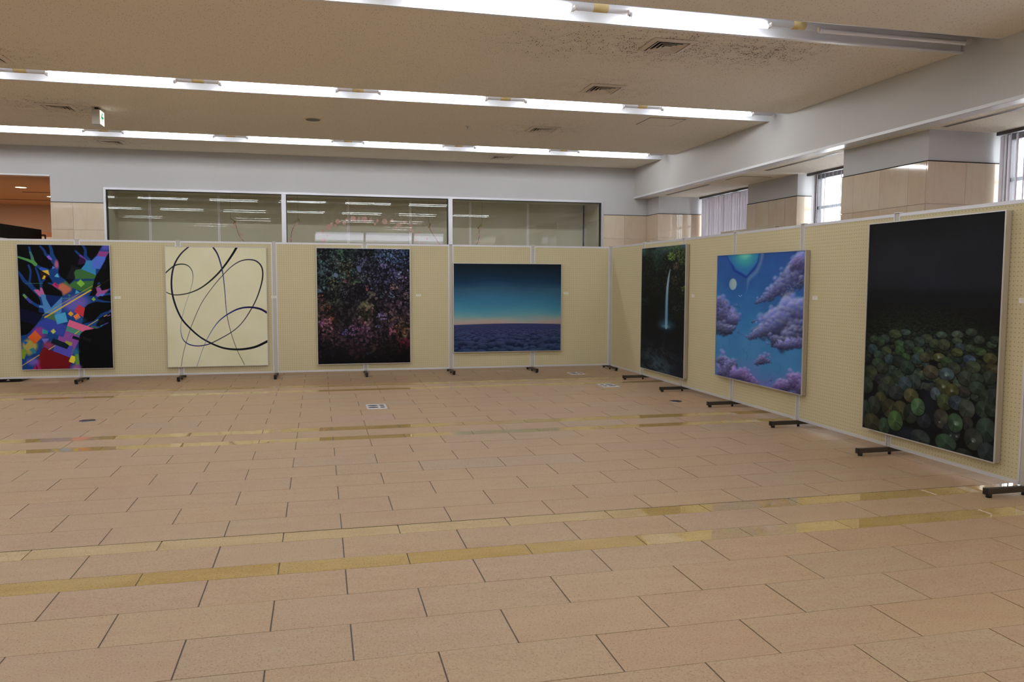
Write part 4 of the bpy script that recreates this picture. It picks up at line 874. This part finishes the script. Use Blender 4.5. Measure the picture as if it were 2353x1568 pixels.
def cluster(x, y, r, nn, col, s=4):
    for _ in range(nn):
        a = rg.uniform(0, 6.28); d = r * rg.random() ** .6; cc = np.clip(np.array(col) * rg.uniform(.4, 1.08), 0, 255); p = X3(x + d * math.cos(a), y + d * math.sin(a))
        c.ell_px(c.T([p])[0], rg.uniform(.6, 1.2) * s, rg.uniform(.45, .85) * s, cc, .85, 1.0, rg.uniform(0, 3.14))
for a in [(1980, 300, 260, 55, (96, 150, 214), 2.2), (1600, 200, 200, 50, (96, 132, 200), 2.2), (640, 180, 120, 30, (78, 146, 112), 2.2), (160, 270, 60, 12, (88, 150, 130), 2.4), (210, 440, 60, 6, (84, 160, 150), 4), (1180, 400, 120, 26, (110, 104, 170), 2.6), (1080, 500, 90, 12, (104, 104, 160), 3), (1650, 500, 90, 10, (128, 112, 190), 4), (780, 490, 140, 26, (124, 122, 80), 2), (550, 450, 140, 22, (110, 104, 66), 2),
          (200, 640, 120, 9, (78, 108, 118), 6), (930, 660, 80, 10, (56, 120, 140), 3), (700, 760, 80, 7, (66, 122, 110), 5), (1200, 800, 120, 26, (108, 138, 130), 2.4), (1010, 880, 90, 8, (86, 136, 90), 3.2), (740, 860, 60, 7, (136, 80, 100), 3.2), (1230, 1030, 60, 6, (190, 90, 86), 3), (2000, 730, 90, 12, (124, 142, 196), 3), (2080, 800, 70, 5, (142, 118, 186), 5), (1860, 1000, 90, 16, (170, 140, 120), 3), (1810, 1200, 80, 12, (100, 146, 176), 2.8),
          (2170, 1200, 110, 34, (176, 146, 140), 1.8), (420, 870, 90, 9, (122, 108, 56), 3.4), (500, 1030, 90, 10, (120, 112, 80), 3), (200, 1080, 80, 6, (84, 122, 140), 4.5), (720, 1160, 100, 14, (150, 140, 160), 1.8), (200, 1280, 80, 12, (168, 96, 70), 2.4), (300, 1480, 120, 16, (160, 84, 60), 2.6), (1300, 1300, 170, 14, (124, 112, 92), 6), (1180, 1470, 110, 10, (122, 118, 84), 6.5), (1300, 1560, 90, 6, (140, 104, 88), 5), (1580, 1230, 80, 10, (78, 108, 116), 3),
          (400, 1780, 60, 7, (170, 92, 48), 5), (300, 1880, 190, 34, (176, 110, 134), 4), (200, 1840, 80, 12, (150, 90, 140), 3.5), (980, 1900, 190, 26, (112, 66, 92), 5), (930, 2060, 130, 30, (150, 100, 160), 3), (730, 2110, 90, 16, (104, 92, 176), 3), (1580, 1720, 120, 34, (140, 120, 186), 3.2), (1260, 1860, 120, 7, (156, 112, 116), 6), (1800, 1700, 150, 18, (122, 92, 90), 4.4), (1810, 2060, 100, 20, (178, 92, 124), 4), (1500, 1970, 60, 5, (116, 110, 190), 4), (2090, 2060, 60, 9, (176, 130, 84), 4),
          (2120, 2180, 70, 8, (150, 128, 90), 4.5), (2080, 2360, 130, 14, (110, 26, 50), 6), (1950, 2000, 70, 7, (180, 122, 76), 3), (1020, 2560, 190, 18, (72, 38, 50), 8), (1400, 2480, 110, 9, (84, 62, 52), 6), (1280, 2560, 70, 6, (54, 62, 72), 6), (420, 2600, 90, 5, (44, 40, 70), 8), (680, 2230, 110, 8, (80, 62, 72), 6), (500, 2050, 180, 12, (50, 44, 52), 6), (2050, 1850, 120, 12, (90, 84, 70), 4)]: cluster(*a)
c.ell_px((134, 66), 6.5, 11, (86, 92, 140), .95, 1, -.3); c.ell_px((60, 86), 8, 6.5, (92, 116, 150), .95, 1, .5)
gr_ = c.a.mean(2, keepdims=True); c.a = (gr_ + (c.a - gr_) * .80) * .95
yy_ = np.linspace(0, 1, H_)[:, None, None]; c.a *= 1 - .55 * np.clip((yy_ - .8) / .2, 0, 1)
painting('dark painting dense with small teal, violet and red leaves', c, 1.297, 1.628, (0.619, YB - 0.0152, 0.161), 0, 0.040, m_fr)

# 4 : twilight sky above a field of clouds
Q4 = [(55, 64), (1768, 72), (1768, 1458), (62, 1496)]
W_, H_ = 380, 306; c = Cv(W_, H_, Q4, (0, 0, 0))
st = [(0, (16, 26, 34)), (.08, (18, 38, 54)), (.2, (26, 54, 82)), (.3, (48, 86, 112)), (.42, (56, 114, 146)), (.52, (74, 140, 166)), (.58, (104, 154, 166)), (.635, (150, 164, 160)), (.665, (170, 160, 154)), (.69, (172, 152, 146)), (1, (160, 140, 140))]
vv_ = (np.linspace(0, 1, H_)[:, None] + (fbm(W_, H_, 150, 5, 3, .25) - .5) * .07)
for k in range(3): c.a[..., k] = np.interp(vv_, [s_[0] for s_ in st], [s_[1][k] for s_ in st]) / 255
c.a *= (1.0 - .10 * np.linspace(0, 1, W_) ** 2)[None, :, None]
hor = .69 - .012 * np.sin(np.linspace(0, 3.14, W_)); YYn = np.linspace(0, 1, H_)[:, None]
m = np.clip((YYn - hor[None, :]) * H_ / 1.6, 0, 1); base = np.array([52, 54, 96]) / 255 * np.ones((H_, W_, 3)); c.a += (base - c.a) * m[..., None]
rg = np.random.default_rng(4); z = .697
while z < 1.06:
    dpt = (z - .69) / .31; sz = 1.6 + 31 * dpt ** 1.2; x = -sz
    while x < W_ + sz:
        s_ = sz * rg.uniform(.7, 1.25); tone = rg.uniform(.88, 1.12); hi = np.array([88 - 6 * dpt, 96 + 10 * dpt, 142 + 6 * dpt]) * tone; lo = np.array([46 - 30 * dpt, 52 - 26 * dpt, 88 - 36 * dpt]) * (.9 + .1 * tone)
        def sh(u, v, d, hi=hi, lo=lo):
            t = np.clip((-v * .85 - u * .1 + .35) * .62 + .12 * (1 - d), 0, 1)[..., None]; return lo + (hi - lo) * t ** 1.5, 1.0
        cx0 = x; cy0 = z * H_ + rg.uniform(-.25, .25) * sz
        for q_ in range(1 if dpt < .2 else 3):
            c.ell_px((cx0 + rg.uniform(-.5, .5) * s_, cy0 + rg.uniform(-.15, .2) * s_), s_ * rg.uniform(.5, .95), s_ * rg.uniform(.32, .6) * (.55 + .45 * dpt), (0, 0, 0), .93, 1.2, rg.uniform(-.25, .25), sh)
        x += s_ * rg.uniform(.9, 1.5)
    z += (.0042 + .044 * dpt ** 1.05)
c.a += (NR.random((H_, W_))[..., None] - .5) * .025
painting('wide painting of a twilight sky over a sea of rounded blue clouds', c, 1.630, 1.297, (2.698, YB - 0.0152, 0.296), 0, 0.040, m_fr)

# 5 : waterfall in a dark forest
Q5 = [(78, 80), (558, 38), (497, 1518), (60, 1394)]
W_, H_ = 240, 420; c = Cv(W_, H_, Q5, (9, 12, 15)); rg = np.random.default_rng(9)
fa = fbm(W_, H_, 60, 31, 5); fb_ = fbm(W_, H_, 30, 32, 5)
U, V = np.meshgrid(np.linspace(0, 1, W_), np.linspace(0, 1, H_))
c.a += (np.array([60, 96, 96]) / 255 - c.a) * (np.clip((.30 - V - .25 * U) * 4, 0, 1) * np.clip((fa - .42) * 5, 0, 1) * .85)[..., None]
c.a += (np.array([70, 104, 100]) / 255 - c.a) * (np.clip((.09 - V) * 14, 0, 1) * np.clip((fb_ - .35) * 4, 0, 1) * .8)[..., None]
for i in range(2600):
    u, v = rg.random(), rg.random() ** 1.3 * .62
    k = fa[int(v * (H_ - 1)), int(u * (W_ - 1))]
    if rg.random() > k * 1.6: continue
    col = np.array([34, 50, 36]) if u < .55 else np.array([64, 76, 42]); col = col * rg.uniform(.25, 1.25) * (1.35 - v * 1.5)
    c.ell_px((u * W_, v * H_), rg.uniform(1, 5), rg.uniform(.6, 1.6), np.clip(col, 0, 200), .7, 1, rg.uniform(-1, 1.8))
for (x, y, r, nn, col) in [(400, 180, 40, 40, (104, 134, 54)), (480, 140, 70, 60, (76, 98, 54)), (520, 200, 60, 40, (84, 96, 60)), (440, 290, 30, 22, (104, 90, 76)), (430, 450, 50, 30, (60, 58, 44)), (520, 550, 25, 18, (96, 108, 50)), (230, 560, 60, 30, (44, 54, 44)), (120, 700, 50, 26, (40, 58, 50)), (545, 60, 14, 14, (60, 90, 190)), (250, 240, 90, 50, (34, 50, 36)), (440, 750, 40, 20, (62, 66, 66))]:
    for _ in range(nn):
        a = rg.uniform(0, 6.28); d = r * rg.random() ** .5; c.ell((x + d * math.cos(a), y + d * 1.2 * math.sin(a)), rg.uniform(4, 12), rg.uniform(4, 10), np.clip(np.array(col) * rg.uniform(.5, 1.2), 0, 255), .8, 1.2, rg.uniform(-1, 1))
c.a[int(.33 * H_):int(.62 * H_)] *= (1 - .5 * np.exp(-((U - .28) / .25) ** 2))[int(.33 * H_):int(.62 * H_)][..., None]
c.ell((325, 920), 62, 90, (34, 66, 86), .5, 40); c.ell((325, 950), 58, 34, (66, 108, 136), .7, 22); c.ell((322, 966), 34, 12, (130, 168, 188), .6, 7)
c.stroke([(380, 325), (362, 420), (347, 540), (338, 680), (332, 840), (328, 975)], [10, 22, 28, 32, 34, 30], [(120, 138, 142), (138, 160, 172), (124, 154, 178), (98, 140, 172), (86, 130, 160), (120, 158, 178)], .95, 1.4)
c.stroke([(376, 330), (352, 480), (338, 640), (328, 960)], [4, 8, 8, 6], [(160, 178, 188), (150, 180, 204), (110, 160, 196), (140, 186, 206)], .8, 1.2)
m = np.clip((V - .66) * 4, 0, 1); c.a += (np.array([24, 30, 42]) / 255 - c.a) * (m * .7)[..., None]
rp = fbm(W_, H_, 34, 40, 5, .4); m = np.clip((V - .74) * 5, 0, 1) * np.clip((rp - .42) * 4.5, 0, 1) * np.exp(-((U - .38) / .42) ** 2)
c.a += (np.array([64, 84, 92]) / 255 - c.a) * (m * .8)[..., None]
c.stroke([(305, 1010), (300, 1100), (290, 1200)], [10, 16, 30], [(46, 52, 72), (54, 62, 78)], .5, 5)
for i in range(60):
    u = rg.normal(.36, .2); v = rg.uniform(.82, .99); c.ell_px((u * W_, v * H_), rg.uniform(5, 16), rg.uniform(.5, 1.2), (104, 128, 134), rg.uniform(.15, .5), 1.5, rg.uniform(.2, .9))
painting('tall dark painting of a thin blue waterfall in a forest', c, 1.335, 1.618, (XR - 0.0152, 9.42, 0.164), -math.pi / 2, 0.046, m_linen)

# 6 : blue sky with violet clouds, moon and bubbles
Q6 = [(112, 104), (985, 56), (950, 1503), (50, 1298)]
W_, H_ = 330, 400; c = Cv(W_, H_, Q6, (40, 90, 160)); rg = np.random.default_rng(13)
U, V = np.meshgrid(np.linspace(0, 1, W_), np.linspace(0, 1, H_)); f_ = fbm(W_, H_, 90, 50, 4)
sky = np.stack([np.interp(V + (f_ - .5) * .3, [0, .2, .5, .8, 1], [v_[k] for v_ in ((42, 78, 148), (44, 94, 164), (54, 118, 180), (68, 130, 184), (92, 116, 182))]) for k in range(3)], -1) / 255
c.a = sky * (.94 + .12 * f_[..., None])
# blue basin at the top
c.poly([(205, 90), (215, 150), (245, 200), (265, 255), (330, 290), (395, 325), (440, 280), (490, 230), (520, 160), (530, 80)], (24, 60, 150)); c.poly([(208, 88), (225, 145), (265, 195), (290, 240), (350, 270), (395, 300), (430, 260), (470, 215), (505, 165), (525, 80)], (46, 116, 176), 1, 2)
c.ell((385, 110), 100, 90, (70, 178, 172), .8, 26); c.ell((385, 95), 50, 40, (124, 216, 194), .8, 12)
c.stroke([(560, 70), (545, 150), (500, 250), (420, 330), (405, 400), (385, 480)], [50, 46, 56, 50, 26, 8], [(124, 146, 170), (104, 136, 184), (118, 146, 186), (128, 152, 190)], .75, 5)
c.ell((258, 380), 38, 56, (150, 178, 190), .95, 2); c.ell((268, 372), 22, 40, (176, 196, 188), .6, 7)
def puff(path, r0, nn, warm=0.0, dark=1.0):
    path = np.array(path, float); seg = np.r_[0, np.cumsum(np.hypot(*np.diff(path, axis=0).T))]; seg /= seg[-1]; it = []
    for _ in range(int(nn * 1.7)):
        t = rg.random(); x = np.interp(t, seg, path[:, 0]); y = np.interp(t, seg, path[:, 1]); r = np.interp(t, seg, np.broadcast_to(r0, (len(path),)) if np.ndim(r0) == 0 else np.array(r0, float))
        oy = rg.normal(0, .5) * r; it.append((x + rg.normal(0, .5) * r, y + oy, r * rg.uniform(.25, .6), oy / r))
    it.sort(key=lambda k: -k[2])
    for x, y, r, o in it:
        lit = np.clip(.5 - o * .8, 0, 1.3); hi = np.array([196 + 14 * warm, 204 - 18 * warm, 232]) * (.60 + .45 * lit); lo = np.array([78 + 18 * warm, 90 - 6 * warm, 160]) * (.55 + .6 * lit) * (.4 + .6 * dark)
        def sh(u, v, d, hi=hi, lo=lo):
            t = np.clip((-v - u * .35 + .5) * .6, 0, 1)[..., None]; return lo + (hi - lo) * t ** 1.3, np.clip(1.15 - d, 0, 1) ** .8 * .85
        c.ell((x, y), r * 1.08, r * 1.12, (0, 0, 0), .9, 5, 0, sh)
puff([(495, 560), (600, 500), (700, 430), (800, 350), (900, 230), (960, 160)], [22, 40, 60, 80, 90, 66], 230); puff([(760, 520), (860, 440), (980, 330)], [26, 34, 40], 60, 0, .35)
puff([(930, 150), (880, 200)], [56, 50], 40, .6)
puff([(410, 910), (520, 850), (620, 800), (740, 740), (860, 660), (960, 640)], [24, 50, 80, 110, 120, 110], 330); puff([(640, 930), (740, 960), (860, 900), (950, 820)], [40, 60, 80, 80], 150, 0, .5); puff([(700, 990), (820, 980), (940, 950)], [34, 44, 60], 90, .3)
puff([(110, 540), (150, 640), (200, 720), (280, 730)], [50, 80, 80, 36], 170, .2); puff([(110, 800), (180, 840), (250, 830)], [60, 50, 30], 80, 0, .45); puff([(280, 840), (350, 880)], [14, 10], 12)
puff([(110, 1130), (170, 1200), (130, 1290), (250, 1170)], [50, 60, 60, 44], 130, .3, .8); puff([(210, 1300), (330, 1290), (420, 1350), (500, 1390)], [46, 60, 40, 20], 120, 1.0, .9); puff([(470, 1180), (560, 1130), (620, 1160)], [18, 42, 26], 60, .4, .7)
puff([(700, 1420), (800, 1400), (880, 1330), (940, 1440)], [50, 60, 64, 70], 150, .9, .85); puff([(440, 750), (510, 730)], [16, 14], 16, .3); puff([(260, 590), (340, 590)], [16, 10], 12); puff([(600, 970), (620, 980)], [18, 12], 8, .2); puff([(560, 1380), (660, 1330)], [12, 20], 14, 1)
c.ell((560, 1420), 130, 50, (130, 110, 180), .4, 20)
for x, y, rx, ry in ((368, 1105, 24, 42), (705, 1225, 30, 48), (196, 960, 14, 38), (392, 805, 16, 36), (622, 1350, 22, 56), (415, 960, 9, 36), (352, 1040, 8, 14), (136, 1000, 8, 12), (640, 930, 14, 30)):
    P_ = [(x + rx * math.cos(t), y + ry * math.sin(t)) for t in np.linspace(.4, 6.5, 18)]; c.stroke(P_, [3, 2, 4], [(30, 60, 120), (60, 110, 160), (24, 50, 110)], .7, .7)
for x, y in ((318, 492), (342, 490), (330, 500)): c.ell((x, y), 4, 6, (170, 196, 220), .9, 1)
painting('painting of violet clouds, a pale moon and bubbles in a bright blue sky', c, 1.632, 1.318, (XR - 0.0152, 7.165, 0.306), -math.pi / 2, 0.048, m_linen)

# 7 : lily pads on black water
Q7 = [(146, -1150), (1618, -1298), (1511, 1428), (82, 1052)]
W_, H_ = 400, 500; c = Cv(W_, H_, Q7, (8, 9, 13)); rg = np.random.default_rng(17)
U, V = np.meshgrid(np.linspace(0, 1, W_), np.linspace(0, 1, H_)); f_ = fbm(W_, H_, 120, 60, 4)
g_ = np.interp(V, [0, .12, .25, .3, .33, .5, 1], [.6, 1.15, 1.3, 1.2, .7, .5, .6]); c.a = np.array([18, 20, 27]) / 255 * (g_ * (.75 + .5 * f_))[..., None]; c.a += (NR.random((H_, W_))[..., None] - .5) * .012
c.a += (np.array([26, 34, 56]) / 255 - c.a) * (np.exp(-((V - .28) / .04) ** 2) * np.exp(-((U - .55) / .3) ** 2) * .35)[..., None]
def pad(p, R1, R2, col, ang, veins=True, al=.97):
    col = np.array(col, float)
    def sh(u, v, d):
        th = np.arctan2(v, u); k = .90 + .14 * np.cos(th - ang + 2.5) - .12 * d + .10 * np.sin(3 * th + ang)
        if veins: k = k * (1 + .13 * np.clip(np.cos(13 * (th - ang)), 0, 1) ** 6 * np.clip(d, 0, 1) + .18 * np.exp(-(d / .12) ** 2))
        k = k * np.where(d > .92, .88, 1.0); cc = col[None, None] * k[..., None]
        dth = np.abs((th - ang + np.pi) % (2 * np.pi) - np.pi); cut = 1 - np.clip((.045 - dth * np.clip(d, .25, 1)) * 30, 0, 1) * (d > .12)
        return cc, cut
    c.ell_px((p[0] + .8, p[1] + 1.4), R1 * 1.05, R2 * 1.05, (4, 5, 8), .7, 1.5); c.ell_px(p, R1, R2, col, al, 1.0, 0, sh)
v = .385
while v < .76:
    t = (v - .36) / .40; r = 2.6 + 15 * t ** 1.1; x = rg.uniform(-r, r)
    while x < W_ + r:
        bri = (.22 + .72 * t ** 1.2) * rg.uniform(.72, 1.15); bc = [(70, 96, 84), (78, 104, 78), (84, 112, 72), (66, 98, 96), (92, 110, 66)][rg.integers(5)]
        edge = .55 + .45 * math.sin(3.14 * min(1, max(0, x / W_))) ; 
        if rg.random() < .86: pad((x, v * H_ + rg.uniform(-.4, .4) * r), r * rg.uniform(.75, 1.1), r * rg.uniform(.38, .55) * (.8 + .3 * t), np.array(bc) * bri * edge, rg.uniform(.2, 1.6), t > .5)
        x += r * rg.uniform(1.1, 1.9)
    v += r * .62 / H_
big = [(200, 95, 52, 42, (64, 92, 58)), (315, 90, 55, 48, (60, 86, 68)), (430, 35, 75, 48, (84, 104, 60)), (540, 15, 60, 34, (72, 112, 92)), (770, 85, 65, 50, (78, 98, 62)), (935, 45, 62, 36, (90, 122, 98)), (1105, 40, 66, 40, (100, 122, 92)), (1255, 15, 66, 42, (74, 94, 70)), (1100, 110, 58, 34, (84, 108, 74)), (1340, 98, 62, 46, (74, 92, 72)), (1475, 150, 58, 40, (76, 104, 74)), (1510, 95, 60, 42, (60, 80, 58)),
       (185, 200, 56, 56, (54, 88, 92)), (270, 120, 50, 50, (56, 92, 60)), (480, 150, 60, 50, (72, 118, 66)), (580, 155, 62, 56, (62, 86, 74)), (690, 120, 62, 55, (64, 90, 80)), (860, 140, 68, 50, (78, 104, 62)), (960, 150, 68, 62, (86, 98, 66)), (1130, 180, 60, 48, (62, 88, 96)), (1240, 190, 60, 42, (74, 100, 68)), (480, 215, 55, 55, (62, 112, 56)), (680, 220, 64, 48, (78, 118, 62)), (335, 225, 58, 52, (76, 98, 60)),
       (1100, 235, 68, 46, (98, 112, 46)), (1350, 225, 70, 44, (78, 112, 50)), (250, 265, 54, 48, (62, 98, 72)), (370, 310, 56, 52, (60, 94, 100)), (545, 290, 50, 44, (64, 116, 56)), (665, 310, 64, 56, (64, 100, 96)), (752, 290, 62, 52, (98, 98, 62)), (908, 290, 70, 48, (112, 116, 52)), (990, 340, 72, 56, (66, 98, 58)), (1235, 310, 74, 50, (70, 104, 130)), (1460, 300, 80, 62, (100, 104, 48)), (245, 350, 70, 52, (62, 92, 58)),
       (475, 335, 75, 62, (46, 62, 58)), (560, 395, 82, 72, (54, 82, 66)), (290, 410, 66, 60, (66, 78, 50)), (1065, 405, 78, 66, (72, 84, 60)), (1275, 390, 85, 68, (84, 100, 66)), (1480, 410, 84, 55, (92, 88, 44)), (820, 445, 90, 72, (104, 96, 70)), (170, 460, 70, 84, (70, 84, 52)), (990, 470, 86, 70, (76, 116, 124)), (1455, 505, 80, 74, (64, 80, 62)), (460, 500, 76, 70, (64, 86, 60)), (280, 530, 74, 62, (58, 62, 68)), (1200, 515, 92, 86, (70, 84, 66)),
       (1320, 520, 80, 64, (60, 80, 60)), (360, 565, 66, 72, (78, 92, 58)), (640, 555, 74, 84, (66, 86, 82)), (540, 578, 76, 80, (66, 98, 110)), (130, 590, 62, 92, (56, 76, 60)), (310, 640, 70, 70, (58, 76, 58)), (955, 605, 90, 84, (94, 104, 54)), (1320, 620, 94, 70, (64, 90, 62)), (440, 675, 84, 78, (62, 72, 70)), (870, 685, 56, 72, (90, 118, 132)), (1170, 660, 80, 60, (66, 64, 56)), (1050, 650, 80, 76, (98, 100, 42)), (605, 705, 84, 78, (112, 112, 58)),
       (275, 750, 68, 88, (86, 88, 42)), (970, 775, 84, 92, (86, 104, 52)), (1425, 720, 90, 82, (62, 82, 60)), (1095, 780, 86, 82, (66, 86, 100)), (1510, 720, 70, 96, (52, 68, 62)), (200, 810, 72, 100, (60, 74, 58)), (680, 828, 78, 98, (92, 148, 84)), (370, 845, 84, 104, (80, 82, 46)), (1210, 848, 92, 104, (84, 98, 82)), (110, 860, 52, 108, (50, 74, 54)), (1385, 850, 86, 94, (62, 88, 66)), (490, 870, 90, 110, (86, 92, 52)), (1480, 860, 76, 72, (56, 76, 54)),
       (600, 900, 76, 108, (52, 66, 52)), (935, 955, 84, 108, (84, 86, 66)), (745, 975, 80, 88, (48, 56, 68)), (435, 980, 84, 112, (88, 138, 62)), (180, 1000, 92, 100, (78, 78, 46)), (1220, 1010, 62, 84, (62, 60, 52)), (1085, 1000, 86, 106, (70, 120, 72)), (315, 1040, 62, 96, (66, 96, 60)), (1420, 1075, 112, 138, (60, 88, 72)), (1045, 1100, 98, 104, (54, 60, 66)), (1285, 1175, 104, 122, (66, 76, 66)), (705, 1170, 112, 96, (60, 76, 74)), (985, 1215, 116, 96, (62, 106, 70)), (1430, 1320, 100, 110, (54, 72, 72)), (1185, 1340, 90, 62, (46, 60, 52))]
c.ell((800, 800), 90, 260, (22, 30, 48), .6, 26); c.ell((560, 1120), 150, 60, (26, 38, 58), .7, 16)
order_back = [b for b in big if b not in [q for q in big if q[4] in ((92, 148, 84), (88, 138, 62), (70, 120, 72))]]
for (x, y, rx, ry, col) in order_back + [q for q in big if q[4] in ((92, 148, 84), (88, 138, 62), (70, 120, 72))]:
    p = c.T([(x, y), (x + rx, y), (x, y + ry)]); pad(p[0], np.hypot(*(p[1] - p[0])), np.hypot(*(p[2] - p[0])), np.array(col) * np.array([.80, .80, .82]), rg.uniform(.2, 1.4) if (x * 7 + y) % 3 else rg.uniform(1.4, 2.6))
for x, y, s_ in ((958, 605, 22), (1048, 650, 18), (990, 475, 26), (1098, 1005, 30), (918, 990, 12), (1285, 1190, 26), (1040, 1135, 10), (1105, 1145, 14), (905, 285, 20)): c.ell((x, y), s_, s_ * .9, (130, 150, 140), .45, 3); c.ell((x - s_ * .2, y + s_ * .3), s_ * .3, s_ * .25, (190, 206, 200), .6, 1.5)
gr_ = c.a.mean(2, keepdims=True); c.a = gr_ + (c.a - gr_) * .68
painting('tall painting of green lily pads on black water fading into darkness', c, 1.30, 1.632, (XR - 0.0152, 4.862, 0.164), -math.pi / 2, 0.048, m_linen)
